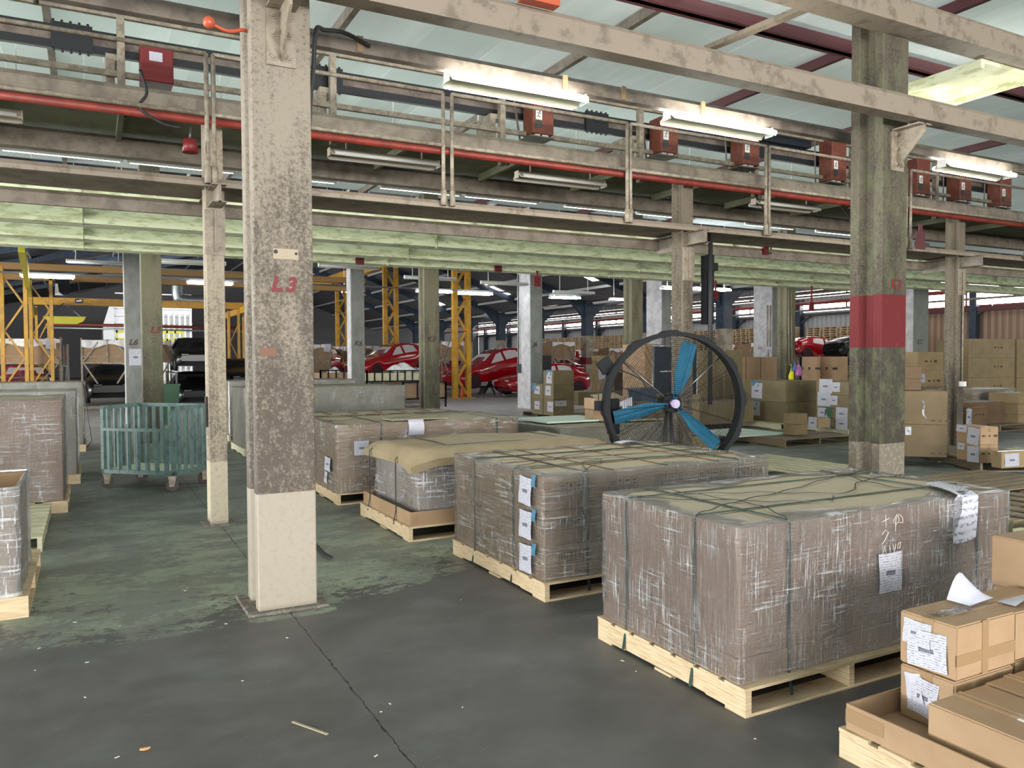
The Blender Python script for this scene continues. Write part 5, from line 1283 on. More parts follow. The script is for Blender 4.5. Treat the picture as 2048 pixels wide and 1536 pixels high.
# ================================================================== THE BIG FAN
FC = CAM + _f * 8.3 + _r * (8.3 * (1347 - 1024) / F_PX) - _u * (8.3 * (807 - 768) / F_PX)
FR = .745
t = thing('drum_fan', 'big black rimmed fan with three blue blades', 'fan', (FC.x, FC.y, 0), rz=R(-20), local=True)
zc = FC.z
def ringpt(a, r, y): return Vector((math.cos(a) * r, y, zc + math.sin(a) * r))
b = MB()
NS = 96
prof = [(-.09, FR), (-.09, FR - .042), (-.075, FR - .045), (.10, FR - .03), (.105, FR - .005), (.05, FR - .002), (-.05, FR + .0)]
rings = []
for i in range(NS):
    a = 2 * math.pi * i / NS
    lug = .020 if (i % 8) < 3 else 0.0
    rings.append([b.bm.verts.new(ringpt(a, r + (lug if r > FR - .006 else 0), y)) for y, r in prof])
for i in range(NS):
    A, B = rings[i], rings[(i + 1) % NS]
    for k in range(len(prof)):
        j = (k + 1) % len(prof); b.bm.faces.new((A[k], A[j], B[j], B[k]))
b.build('rim', 'black_plastic', t)
def guard_wires(y, n, m='black_plastic'):
    b = MB()
    for k in range(n):
        r = .10 + (FR - .15) * k / (n - 1)
        b.tube([ringpt(2 * math.pi * i / 48, r, y + .03 * (1 - r / FR)) for i in range(48)], .0017, 3, closed=True, caps=False)
    for k in range(16):
        a = 2 * math.pi * k / 16 + .1
        b.tube([ringpt(a, .08, y), ringpt(a, FR - .03, y)], .0022, 4)
    return b.build('wire_guard', m, t)
guard_wires(.085, 46); guard_wires(-.085, 30)
for a, m in ((R(140), 'grey_steel'), (R(42), 'grey_steel'), (R(228), 'dark_steel'), (R(312), 'dark_steel')):
    b = MB(); b.tube([ringpt(a, .05, .06), ringpt(a, FR - .04, .06)], .008, 8); b.build('strut', m, t)
for k, a in enumerate((R(76), R(194), R(-42))):
    b = MB(); rows = []
    d = Vector((math.cos(a), 0, math.sin(a))); s_ = Vector((-math.sin(a), 0, math.cos(a)))
    for i in range(15):
        f = i / 14; r = .055 + f * .60; w = (.045 + .11 * min(1, f * 2.4)) * (1.0 if f < .95 else .97)
        tw = R(32) * (1 - .55 * f); off = -.028 * min(1, f * 3)
        row = []
        for j in range(9):
            g = j / 8 - .5; camber = -.018 * (1 - (2 * g) ** 2); crease = .010 if j == 4 else 0
            p = d * r + s_ * (g * w * math.cos(tw) + off * .6) + Vector((0, 1, 0)) * (g * w * math.sin(tw) + camber + crease)
            row.append(b.bm.verts.new(p + Vector((0, 0, zc))))
        rows.append(row)
    fs = []
    for A, B in zip(rows, rows[1:]):
        for j in range(8): fs.append(b.bm.faces.new((A[j], A[j + 1], B[j + 1], B[j])))
    bmesh.ops.recalc_face_normals(b.bm, faces=fs); bmesh.ops.solidify(b.bm, geom=fs, thickness=.006)
    bl = b.build('blade', 'blade_blue', t)
    b = MB(); p = d * .085 + Vector((0, -.045, zc)); b.cyl(p, p + Vector((0, .05, 0)), .016, 12); b.build('blade_bolt', 'black_plastic', bl)
b = MB(); b.cyl((0, -.075, zc), (0, .03, zc), .045, 28); b.cyl((0, -.085, zc), (0, -.075, zc), .032, 24); h = b.build('hub', 'hub_lilac', t)
b = MB(); b.cyl((0, .03, zc), (0, .09, zc), .10, 24); b.cyl((0, .09, zc), (0, .30, zc), .085, 20); b.build('motor', 'black_plastic', t)
b = MB()
for sx in (-.62, .50):
    b.tube([(sx, .12, .03), (sx, .12, zc - .35)], .018, 8)
b.tube([(-.62, .12, .42), (.50, .12, .42)], .018, 8); b.tube([(-.62, -.30, .03), (-.62, .45, .03)], .018, 8); b.tube([(.50, -.30, .03), (.50, .45, .03)], .018, 8)
b.tube([(-.08, .16, .03), (-.02, .16, zc - .05)], .02, 8); b.tube([(.08, .16, .03), (.02, .16, zc - .05)], .02, 8); b.tube([(-.62, .16, .03), (.5, .16, .03)], .018, 8)
b.build('stand', 'dark_steel', t)
for sx in (-.62, .50):
    b = MB(); b.cyl((sx - .025, -.30, .045), (sx + .025, -.30, .045), .045, 14); b.build('wheel', 'black_rubber', t)
b = MB(); b.box((-.66, .10, zc - .32), (-.55, .20, zc + .05)); b.build('control_box', 'black_plastic', t)
b = MB()
pq = ringpt(R(150), FR + .045, .05); M_ = Matrix.Translation(pq) @ Matrix.Rotation(R(-35), 4, 'Y')
b.box((-.09, -.05, -.05), (.05, .05, .09), M_); b.build('lamp_box', 'black_plastic', t)
b = MB(); b.tube(spline([ringpt(R(150), FR + .02, .08), ringpt(R(146), FR - .15, .10), ringpt(R(142), FR - .35, .10), ringpt(R(150), FR - .45, .10), ringpt(R(160), .1, .12)]), .006, 6)
b.tube(spline([ringpt(R(185), FR + .05, .0), ringpt(R(172), FR + .05, .05), ringpt(R(160), FR + .03, .06)]), .006, 6); b.build('cable', 'black_rubber', t)
b = MB(); pq = ringpt(R(181), FR + .04, .02); b.box(pq - Vector((.05, .03, .05)), pq + Vector((.03, .03, .05))); b.build('terminal_box', 'black_plastic', t)
# dark board behind the fan, its frame and neighbours
p = on_y(1310, 800, 12.2); q = on_y(1345, 800, 12.2)
t = thing('mobile_board', 'tall black mobile board standing behind the fan', 'board', ((p.x + q.x) / 2, 12.2, 0))
zt = z_at(p.x, 12.2, 694)
b = MB(); b.box((p.x, 12.2, .45), (q.x + .6, 12.24, zt)); b.build('panel', 'navy', t)
b = MB()
for x in (p.x - .04, q.x + .62): b.tube([(x, 12.22, 0), (x, 12.22, zt + .02)], .022, 8); b.tube([(x, 11.9, .03), (x, 12.5, .03)], .02, 8)
b.tube([(p.x - .04, 12.22, zt + .02), (q.x + .62, 12.22, zt + .02)], .02, 8); b.tube([(p.x + .1, 12.18, 1.35), (p.x + .75, 12.18, 1.37)], .02, 8); b.build('frame', 'grey_steel', t)
p = on_y(1282, 800, 11.6)
t = thing('plastic_tub', 'dark blue plastic tub behind the fan, left of the black board', 'tub', (p.x + .2, 11.6, .55))
b = MB(); b.prism([(p.x, z_at(p.x, 11.6, 778)), (p.x + .40, z_at(p.x, 11.6, 778)), (p.x + .34, z_at(p.x, 11.6, 822)), (p.x + .05, z_at(p.x, 11.6, 822))], 'y', 11.6, 12.0); b.build('body', 'plastic_crate_blue', t)
b = MB(); b.box((p.x - .02, 11.58, z_at(p.x, 11.6, 780)), (p.x + .42, 12.02, z_at(p.x, 11.6, 777))); b.build('rim', 'plastic_crate_blue', t)
carton('brown carton the blue tub stands on', p.x - .05, 11.6, 0, .6, .5, z_at(p.x, 11.6, 822) - .002, 'cardboard_dark', 0, GM)
for u0, u1, vt, Y, lb, m in ((1290, 1318, 688, 15.2, 'tall carton left of the black board', 'cardboard'), (1405, 1447, 702, 15.6, 'tall olive carton right of the fan post, behind the guard', 'cardboard_olive'), (1450, 1486, 700, 16.8, 'olive carton top beside the red car part', 'cardboard_olive'), (1355, 1400, 790, 11.0, 'carton low behind the fan hub', 'cardboard_olive')):
    p = on_y(u0, 760, Y); q = on_y(u1, 760, Y); carton(lb, p.x, Y, 0, q.x - p.x, .9, z_at(p.x, Y, vt), m, 0, GM, tape=False)
pallet('pale pallet on the floor seen through the lower fan guard', 7.3, 9.0, 9.4, 10.9, .13, 'pallet_pale', group='old pallets in the middle distance', along='x')
carton('flat olive carton on the pale pallet behind the fan', 7.9, 9.7, .132, 1.0, .8, .24, 'cardboard_olive', 0, GM)
b = MB(); z_ = z_at(7.15, 8.0, 700)
b.tube([(7.14, 7.95, 3.3), (7.14, 7.95, 1.0)], .03, 10); tag(b.build('drop_pipe', 'black_rubber'), 'black pipe hanging just right of the fan post', 'pipe')
b = MB(); b.box((7.13, 8.0, 2.05), (7.25, 8.12, 2.95)); b.box((7.12, 7.98, 2.75), (7.30, 8.10, 2.85)); tag(b.build('pipe_valve', 'black_plastic'), 'long black box beside the hanging pipe, right of the fan post', 'box')

# ================================================================== TEAL CAGE TROLLEY
w0 = Vector((.172, 11.288)); w1 = Vector((.876, 10.602))
d = (w1 - w0); Lw = d.length; ang = math.atan2(d.y, d.x)
t = thing('cage_trolley', 'teal slatted cage trolley on four brown wheels', 'trolley', (w0.x, w0.y, 0), rz=ang, local=True)
L0, L1, D0, D1, ZB, ZT, ZM = -.06, Lw + .06, -.03, .66, .19, 1.045, .765
b = MB()
b.box((L0, D0, ZB), (L1, D0 + .04, ZB + .05)); b.box((L0, D1 - .04, ZB), (L1, D1, ZB + .05)); b.box((L0, D0, ZB), (L0 + .04, D1, ZB + .05)); b.box((L1 - .04, D0, ZB), (L1, D1, ZB + .05))
b.build('base_frame', 'cart_paint', t)
for x, y in ((L0, D0), (L1 - .045, D0), (L0, D1 - .045), (L1 - .045, D1 - .045)):
    b = MB(); b.box((x, y, ZB), (x + .045, y + .045, ZT)); b.build('corner_post', 'cart_paint', t)
b = MB(); b.box((L0, D1 - .04, ZT - .045), (L1, D1, ZT)); b.box((L0, D0, ZT - .045), (L0 + .04, D1, ZT)); b.box((L1 - .04, D0, ZT - .045), (L1, D1, ZT)); b.build('top_rail', 'cart_paint', t)
b = MB(); b.box((L0 + .045, D0, ZM - .04), (L1 - .045, D0 + .035, ZM)); b.build('gate_rail', 'cart_paint', t)
n = 7
for i in range(n):
    x = L0 + .10 + (L1 - L0 - .25) * i / (n - 1)
    b = MB(); b.box((x, D0 + .005, ZB + .03), (x + .052, D0 + .028, ZM - .03)); b.box((x + .015, D0 - .004, ZB + .03), (x + .037, D0 + .006, ZM - .03)); b.build('slat', 'cart_paint', t)
for i in range(8):
    x = L0 + .09 + (L1 - L0 - .22) * i / 7
    b = MB(); b.box((x, D1 - .03, ZB + .03), (x + .05, D1 - .01, ZT - .03)); b.build('slat', 'cart_paint', t)
for sx in (L0 + .006, L1 - .030):
    for i in range(5):
        y = D0 + .09 + (D1 - D0 - .22) * i / 4
        b = MB(); b.box((sx, y, ZB + .03), (sx + .022, y + .05, ZT - .03)); b.build('slat', 'cart_paint', t)
b = MB(); b.box((L0 + .04, D0 + .04, ZB + .035), (L1 - .04, D1 - .04, ZB + .05)); b.build('floor_board', 'cart_board', t)
for i, (x, y, a) in enumerate(((0, 0, .9), (Lw, 0, .75), (0, .60, .6), (Lw, .60, 1.1))):
    b = MB(); ca, sa = math.cos(a), math.sin(a)
    M_ = Matrix.Translation((x, y, .075)) @ Matrix.Rotation(a, 4, 'Z')
    vs = len(b.bm.verts); b.cyl((0, -.022, 0), (0, .022, 0), .075, 22); b.cyl((0, -.028, 0), (0, .028, 0), .03, 14)
    b.xf(b.bm.verts, M_); c = b.build('caster', 'wheel_rubber', t)
    b = MB(); b.prism([(-.035, -.02), (.02, -.02), (.045, .105), (-.045, .105)], 'y', -.036, -.030); b.prism([(-.035, -.02), (.02, -.02), (.045, .105), (-.045, .105)], 'y', .030, .036); b.box((-.05, -.04, .10), (.05, .04, .112)); b.xf(b.bm.verts, M_); b.build('fork', 'rail_paint', c)
# green wheeled bin
p = on_z(337, 849); t = thing('wheeled_bin', 'dark green wheeled bin seen behind the trolley', 'bin', (p.x, p.y, 0))
b = MB(); b.prism([(p.x - .25, .06), (p.x + .22, .06), (p.x + .28, .98), (p.x - .30, .98)], 'y', p.y, p.y + .55); b.build('body', 'bin_green', t)
b = MB(); b.box((p.x - .32, p.y - .03, .98), (p.x + .30, p.y + .58, 1.02)); b.box((p.x - .28, p.y + .55, .93), (p.x + .28, p.y + .66, .97)); b.build('lid', 'bin_green', t)
for sx in (-.24, .2):
    b = MB(); b.cyl((p.x + sx, p.y + .5, .09), (p.x + sx + .05, p.y + .5, .09), .09, 14); b.build('wheel', 'black_rubber', t)

# ================================================================== BAGS ON THE COLUMN
def bag(label, u, v, Y, w, h, m, rz=0):
    p = on_y(u, v, Y); b = MB(); rows = []
    for i in range(9):
        f = i / 8; z = p.z - h * f; ww = w * (.18 + .82 * math.sin(min(1, f * 1.25) * 1.57)) * (1 if f < .9 else .8)
        rows.append([b.bm.verts.new((p.x + math.cos(a) * ww / 2 + .02 * math.sin(f * 6), Y + math.sin(a) * ww * .3, z + .01 * math.sin(a * 3))) for a in [k * math.pi / 6 for k in range(12)]])
    for A, B in zip(rows, rows[1:]):
        for k in range(12): b.bm.faces.new((A[k], A[(k + 1) % 12], B[(k + 1) % 12], B[k])).smooth = True
    b.bm.faces.new(rows[-1]); b.bm.faces.new(rows[0][::-1])
    b.tube([(p.x, Y, p.z), (p.x - .01, Y + .02, p.z + .12)], .01, 5)
    return tag(b.build('hanging_bag', m), label, 'bag', 'bags hanging on the column')
bag('yellow bag hanging on the dark column', 1583, 736, 16.85, .20, .36, 'bag_yellow')
bag('pink patterned bag hanging on the dark column', 1597, 728, 16.80, .24, .36, 'bag_pink')
bag('blue rolled cloth between the yellow and pink bags', 1589, 726, 16.70, .12, .24, 'bag_blue')

# ================================================================== YELLOW GANTRIES
GZ = [on_y(250, v, Y).z for v, Y in ((613, 40), (599, 40), (547, 30), (535, 30), (566, 30), (556, 30))]
def lattice(label, x, y, top, w=.72, bot=0.0, c=.16, pitch=.78, bw=.085):
    t = thing('lattice_mast', label, 'mast', (x + w / 2, y, bot), 'yellow lattice masts')
    for sx in (0, w - c):
        b = MB(); b.box((x + sx, y, bot), (x + sx + c, y + .22, top)); b.build('upright', 'yellow_paint', t)
    b = MB(); z = bot + .15; k = 0
    while z + pitch < top:
        a, c_ = (x + c, x + w - c) if k % 2 else (x + w - c, x + c)
        b.bar((a, y + .10, z), (c_, y + .10, z + pitch), bw, .06, up=(0, 1, 0)); z += pitch; k += 1
    b.build('bracing', 'yellow_paint', t)
    b = MB(); b.box((x - .12, y - .1, bot), (x + w + .12, y + .35, bot + .03)); b.build('base_plate', 'yellow_paint', t)
    return t
lattice('tall yellow lattice mast right of column K5, nearest', 13.35, 30.3, 7.0, .80, 0, .20, .66, .12)
lattice('middle tall yellow lattice mast left of column K5', 13.35, 39.1, 6.35, .80, 0, .20, .66, .12)
lattice('farthest of the three tall yellow masts, left of column K6', 13.35, 48.0, 6.3, .80, 0, .20, .66, .12)
b = MB(); b.box((13.55, 38, 6.42), (13.95, 62, 6.95)); tag(b.build('crane_runway', 'yellow_paint'), 'yellow runway beam sloping into the distance beside the masts', 'beam')
for u, Y, top, lb in ((0, 27.0, 4.35, 'yellow lattice mast cut by the left edge'), (58, 30.0, 4.35, 'greenish yellow lattice mast, second from the left edge'), (70, 40.0, 4.0, 'thin bright yellow lattice mast, third from the left edge'), (456, 40.0, 4.0, 'yellow lattice mast between the cream post and column L3'), (486, 44.0, 4.2, 'yellow lattice mast just behind column L3')):
    p = on_y(u, 650, Y); lattice(lb, p.x, Y, top, .68 if u < 60 else .55, 0, .10, bw=.05)
b = MB(); b.box((-2.3, 40, GZ[0]), (6.9, 40.3, GZ[1])); o = b.build('crane_bridge', 'yellow_paint'); tag(o, 'bright yellow crane bridge beam with a small dark plate', 'beam')
p = on_y(150, 602, 39.98); b = MB(); b.box((p.x, 39.97, p.z - .10), (p.x + .30, 39.99, p.z + .10)); b.build('maker_plate', 'navy', o)
b = MB(); b.box((p.x + .05, 39.965, p.z - .03), (p.x + .17, 39.97, p.z + .03)); b.box((p.x + .17, 39.965, p.z - .01), (p.x + .26, 39.97, p.z + .06)); b.build('plate_mark', 'white_paint', o)
b = MB(); b.box((-3.2, 30, GZ[2]), (9.5, 30.3, GZ[3])); tag(b.build('crane_girder', 'yellow_dull'), 'upper brownish yellow crane girder behind the far lit tubes', 'beam')
b = MB(); b.box((-3.2, 30, GZ[4]), (9.5, 30.3, GZ[5])); tag(b.build('crane_girder', 'yellow_dull'), 'lower brownish yellow crane girder behind the far lit tubes', 'beam')
b = MB(); b.bar((-1.15, 18.6, 3.95), (-2.2, 42, 3.75), .12, .34); tag(b.build('crane_runway', 'yellow_green_paint'), 'dull yellow runway beam slanting in at the left edge', 'beam')
b = MB(); b.bar((6.45, 36, 4.0), (6.6, 48, 4.05), .12, .3); tag(b.build('crane_runway', 'yellow_paint'), 'short yellow runway end beside column L3', 'beam')
t = thing('hoist_spreader', 'yellow lifting spreader hanging from the crane by slings', 'hoist', on_y(115, 640, 39.6))
pa, pb = on_y(85, 632, 39.6), on_y(172, 634, 39.6)
b = MB(); b.prism([(pa.x, pa.z), (pb.x, pa.z), (pb.x - .1, pa.z - .2), (pb.x - .35, pa.z - .32), (pa.x + .4, pa.z - .32), (pa.x + .1, pa.z - .12)], 'y', 39.6, 39.85); b.build('beam', 'yellow_green_paint', t)
b = MB(); h_ = on_y(128, 606, 39.9)
b.bar((pa.x + .2, 39.7, pa.z), h_, .04); b.bar((pb.x - .2, 39.7, pa.z), h_, .04); b.build('sling', 'dark_steel', t)
b = MB(); q = on_y(125, 572, 29.7); b.box(q - Vector((.2, .1, .25)), q + Vector((.2, .1, .25))); b.build('hoist_motor', 'black_plastic', t)
b = MB(); q = on_y(118, 583, 29.5); b.prism([(q.x - .12, q.z - .12), (q.x + .12, q.z - .12), (q.x, q.z - .02), (q.x - .03, q.z + .25), (q.x - .10, q.z + .25)], 'y', 29.5, 29.55); b.build('white_tag', 'white_paint', t)

# ================================================================== CAR SHELLS
simple('wheel_void', (.035, .006, .010), .7)
def car_shell(label, loc, rz=0.0, m='car_red', pitch=0.0, s=1.0, group='painted car shells'):
    t = thing('car_shell', label, 'car', loc, group, rz=rz, local=True)
    t.rotation_euler = (0, pitch, rz)
    # stations along the car: x, sill z, belt z, roof z, half width sill, belt, roof   (nose at -x)
    S = [(-2.10, .42, .62, .64, .60, .58, .50), (-1.98, .28, .70, .74, .74, .72, .62), (-1.75, .24, .76, .82, .80, .79, .66), (-1.60, .50, .79, .86, .82, .81, .68), (-1.38, .62, .82, .90, .83, .83, .69), (-1.14, .50, .84, .93, .83, .83, .70), (-.98, .22, .86, .96, .83, .83, .70),
         (-.62, .20, .88, 1.04, .83, .83, .66), (-.2, .20, .90, 1.26, .84, .83, .60), (.15, .20, .91, 1.37, .84, .83, .58), (.6, .20, .92, 1.39, .84, .83, .58), (.95, .22, .93, 1.36, .84, .83, .59), (1.12, .50, .94, 1.32, .84, .83, .60), (1.36, .62, .95, 1.24, .84, .82, .62), (1.60, .50, .96, 1.14, .83, .81, .64), (1.80, .28, .96, 1.04, .80, .78, .64), (2.02, .34, .90, .98, .76, .72, .60), (2.10, .45, .80, .84, .66, .62, .52)]
    b = MB(); rows = []
    for x, zs, zb, zr, ws, wb, wr in S:
        zs_ = zs
        half = [(ws * .96, zs_), (ws, zs_ + .06), (ws + .02, (zs_ + zb) / 2), (wb, zb), (wr + (wb - wr) * .25, zb + (zr - zb) * .75), (wr, zr - .01), (wr * .5, zr + .02)]
        row = [(-y, z) for y, z in half] + [(y, z) for y, z in half[::-1]]
        rows.append([b.bm.verts.new((x * s, y * s, z * s)) for y, z in row])
    for A, B in zip(rows, rows[1:]):
        for k in range(len(A) - 1): b.bm.faces.new((A[k], A[k + 1], B[k + 1], B[k])).smooth = True
    b.bm.faces.new(rows[0]); b.bm.faces.new(rows[-1][::-1])
    b.build('body', m, t)
    b = MB(); b.box((-1.9 * s, -.70 * s, .22 * s), (1.9 * s, .70 * s, .60 * s)); b.build('underbody', 'car_inner_red' if m == 'car_red' else 'black_plastic', t)
    def side(pts, name, mm, off=.012):
        for sy in (-1, 1):
            b = MB(); b.bm.faces.new([b.bm.verts.new((x * s, sy * (y + off) * s, z * s)) for x, y, z in (pts if sy < 0 else pts[::-1])]); b.build(name, mm, t)
    g = 'car_glass' if m == 'car_red' else 'dark_void'
    side([(-.45, .83, .93), (.22, .83, .95), (.22, .63, 1.30), (-.05, .66, 1.26)], 'front_side_window', g)
    side([(.34, .83, .96), (1.10, .82, .98), (1.0, .65, 1.25), (.70, .64, 1.31), (.34, .63, 1.31)], 'rear_side_window', g)
    b = MB()
    for sy in (-1, 1):
        for x in (.28, -.60, 1.0): b.box((x * s - .006, sy * .845 * s - .004, .3 * s), (x * s + .006, sy * .845 * s + .004, .9 * s))
    b.build('door_seams', 'car_inner_red' if m == 'car_red' else 'dark_void', t)
    b = MB(); b.bm.faces.new([b.bm.verts.new((x * s, y * s, z * s)) for x, y, z in ((-.60, -.60, 1.065), (-.60, .60, 1.065), (-.17, .52, 1.30), (-.17, -.52, 1.30))]); b.build('windscreen', g, t)
    b = MB()
    for sy in (-1, 1): b.box((-2.08 * s, sy * .45 * s - .13 * s, .60 * s), (-2.0 * s, sy * .45 * s + .13 * s, .70 * s))
    b.build('headlight', 'white_paint' if m == 'car_red' else 'dark_steel', t)
    b = MB()
    for sx in (-1.38, 1.36):
        for sy in (-1, 1): b.cyl((sx * s, sy * .70 * s, .34 * s), (sx * s, sy * .835 * s, .34 * s), .31 * s, 20)
    b.build('wheel_arch', 'wheel_void' if m == 'car_red' else 'dark_void', t)
    return t
A_ = 0.0
def car_at(label, u, Y, z, rz, **k):
    p = on_y(u, 740, Y); c = car_shell(label, (p.x, Y, z), rz, **k)
    if z > .15: trestle(p.x, Y, z, rz, label)
    return c
def trestle(x, y, z, rz, label, s=1.0):
    t = thing('steel_trestle', 'dark steel trestle under the ' + ' '.join(label.split()[:9]), 'trestle', (x, y, 0), rz=rz, local=True)
    zt = z + .22 * s - .012
    for sx in (-.6, .6):
        b = MB(); b.box((sx - .04, -.75, zt - .08), (sx + .04, .75, zt))
        for sy in (-.7, .64): b.box((sx - .03, sy, 0), (sx + .03, sy + .06, zt - .08))
        b.build('leg_frame', 'dark_steel', t)
    b = MB(); b.box((-.6, -.03, zt * .4), (.6, .03, zt * .4 + .06)); b.build('cross_bar', 'dark_steel', t)
p = on_y(985, 740, 33.0)
car_shell('large red car shell tilted nose down between the yellow mast and column J6', (p.x, 33.0, z_at(p.x, 33, 765)), R(6), pitch=R(-10), s=1.06)
car_at('red car shell standing lower behind column J6', 1085, 30.3, .02, R(2))
p = on_y(780, 730, 36.0); zc_ = z_at(p.x, 36, 748); car_shell('red car shell with its nose behind column K6', (p.x, 36.0, zc_), R(20), pitch=R(-6)); trestle(p.x, 36, zc_ - .2, R(20), 'red car shell with its nose behind column K6')
car_at('red car shell end seen left of the farthest yellow mast', 650, 42.5, .9, R(80))
car_at('red car shell low behind column K5', 905, 39.6, .35, R(85))
car_at('red car shell under the crate with white straps', 1122, 46.6, .35, R(88))
car_at('red car shell behind the red banded blue column', 1168, 53.5, .9, R(75))
car_at('red car shell end hanging high right of the fan rim', 1468, 39.5, 1.1, R(80))
p = on_y(1636, 700, 33.0); car_shell('red car shell high behind the brown cartons right of the bags', (p.x, 33.0, 1.35), R(168), pitch=R(-8)); trestle(p.x, 33, 1.00, R(168), 'red car shell high behind the brown cartons')
p = on_y(1722, 700, 30.5); car_shell('black car shell beside the red one, left of column K3', (p.x, 30.5, 1.35), R(170), m='black_gloss', pitch=R(-4)); trestle(p.x, 30.5, 1.12, R(170), 'black car shell left of column K3')
car_at('red car shell glimpsed right of column E2', 1875, 33.0, 1.15, R(-50))
car_at('dark red car shell facing the camera under the left crate', 52, 34.2, .10, R(90))
car_at('black car shell facing the camera under the second crate', 222, 33.2, .10, R(90), m='black_gloss')
p = on_y(388, 730, 30.5)
car_shell('upper black car shell in the stack right of column L5', (p.x, 30.6, 1.24), R(88), m='black_gloss', s=.86)
car_shell('lower black car shell in the stack right of column L5', (p.x, 30.6, 0.02), R(90), m='black_gloss', s=.86)
car_at('black car shell seen between the cream post and column L3', 480, 34.5, .3, R(90), m='black_gloss')
b = MB()
for dx in (-.75, .75):
    for dy in (-1.9, 1.8): b.box((p.x + dx - .03, 30.6 + dy - .03, 0), (p.x + dx + .03, 30.6 + dy + .03, 1.22))
    b.box((p.x + dx - .04, 28.65, 1.19), (p.x + dx + .04, 32.5, 1.235))
tag(b.build('car_rack', 'dark_steel'), 'dark steel rack holding the upper black car shell', 'rack')
p = on_y(985, 740, 33.0)
# stand under the tilted car
p = on_y(980, 780, 33.0); t = thing('axle_stand', 'grey tripod stand under the large tilted red car', 'stand', (p.x, 33, 0))
b = MB()
for dx, dy in ((-.6, 0), (.6, 0), (0, .6), (0, -.5)): b.bar((p.x, 33, .5), (p.x + dx, 33 + dy, .03), .07)
b.bar((p.x, 33, .3), (p.x, 33, .80), .14); b.build('legs', 'dark_steel', t)
carton('carton on a low stand under the tilted red car', p.x - 1.1, 33.2, .38, .75, .5, .36, 'cardboard', 0, GM)
b = MB(); b.box((p.x - 1.3, 33.1, .3), (p.x - .1, 33.8, .38)); b.box((p.x - 1.25, 33.2, 0), (p.x - 1.2, 33.7, .3)); b.box((p.x - .2, 33.2, 0), (p.x - .15, 33.7, .3)); tag(b.build('low_table', 'dark_steel'), 'low dark table beside the tripod stand', 'table')
b = MB(); b.box((p.x - .2, 31.2, 0), (p.x + 1.3, 31.3, .1)); tag(b.build('floor_beam', 'pallet_pale'), 'pale timber lying on the floor before the tilted red car', 'timber')

# ================================================================== PART CRATES ON FRAMES
def crate(label, u0, u1, vt, vb, Y, film=True, deep=1.2, diag=True, m='cardboard', floor=True, extra=None):
    p = on_y(u0, 720, Y); q = on_y(u1, 720, Y); zt = z_at(p.x, Y, vt); zb = z_at(p.x, Y, vb); w = q.x - p.x
    t = thing('parts_crate', label, 'crate', (p.x + w / 2, Y, 0), 'framed part crates of the far hall')
    b = MB(); b.box((p.x, Y, zb), (q.x, Y + deep, zt - .04)); b.build('box', m, t)
    b = MB(); c = .05
    for x in (p.x - c, q.x):
        for y in (Y - c, Y + deep): b.box((x, y, 0 if floor else zb - .1), (x + c, y + c, zt + .06))
    b.box((p.x, Y - c, zb - .06), (q.x, Y, zb)); b.box((p.x, Y - c, (zt + zb) / 2 - .2), (q.x, Y - c + .02, (zt + zb) / 2 - .17))
    if diag:
        h = zt - zb
        b.bar((p.x + w * .35, Y - c, zt), (p.x, Y - c, zb), .05); b.bar((p.x + w * .65, Y - c, zt), (q.x, Y - c, zb), .05)
    b.bar((p.x + w * .5, Y - c, zt), (p.x + w * .5, Y - c, zb), .045)
    if floor:
        b.bar((p.x, Y - c, zb), (p.x + w * .3, Y - c, zb * .55), .05); b.bar((q.x, Y - c, zb), (q.x - w * .3, Y - c, zb * .55), .05)
        b.box((p.x - c, Y - c, .05), (q.x + c, Y, .14))
    b.build('frame', 'rail_paint' if diag else 'dark_steel', t)
    if film:
        b = MB(); rr = random.Random(int(u0))
        ph = rr.uniform(0, 6)
        b.sheet(lambda a, k: Vector((p.x - .02 + (w + .04) * a, Y - .075 - .02 * math.sin(a * 19 + ph), zt - (.20 + .07 * math.sin(a * 8 + ph)) * k)), 24, 3)
        b.sheet(lambda a, k: Vector((p.x - .02 + (w + .04) * a, Y - .075 + (deep + .1) * k, zt + .02 * math.sin(a * 15 + k * 4))), 24, 4)
        b.build('plastic_cover', 'poly_white', t)
    if extra: label_on(t, 'shipping_label', 'y-', (q.x - w * .12, Y - .09, zt - .15), .3, .35, 'paper_white')
    return t
crate('part crate with a white plastic cover at the left edge, above a red car', -30, 120, 677, 725, 30.5, extra=1)
crate('narrow brown crate just right of the left edge crate', 121, 134, 692, 730, 31.5, film=False, diag=False)
crate('part crate with a white plastic cover left of column L6', 165, 262, 680, 724, 29.5)
crate('part crate half hidden behind column L5', 268, 340, 682, 722, 34.5)
crate('part crate with a white cover just right of column L3', 600, 660, 689, 721, 36.0, floor=False, extra=1)
crate('lower crate under the white covered one right of column L3', 600, 660, 722, 745, 36.0, film=False)
crate('pale crate beside the farthest yellow mast', 666, 706, 693, 722, 45.0)
crate('crate with a white roll on top, right of column K6', 732, 772, 692, 722, 44.0)
crate('pale covered crate left of column K5', 822, 852, 687, 716, 42.0)
crate('brown crate with a white cover right of column K5', 884, 926, 683, 716, 35.2)
crate('crate with two slanting white straps, right of column J6', 1104, 1148, 684, 716, 42.5)
crate('crate with a trailing white cover beside column J6', 1077, 1103, 683, 716, 45.2, extra=1)
crate('flat brown crate right of the red banded blue column', 1183, 1213, 699, 716, 50.0)
crate('crate left of the fan rim with a white cover', 1218, 1248, 697, 718, 47.0)
crate('crate with a white roll above the brown cartons, left of the bag column', 1500, 1533, 686, 716, 36.0, m='cardboard')
crate('second crate with a white cover left of the white column', 1540, 1572, 686, 716, 38.5)
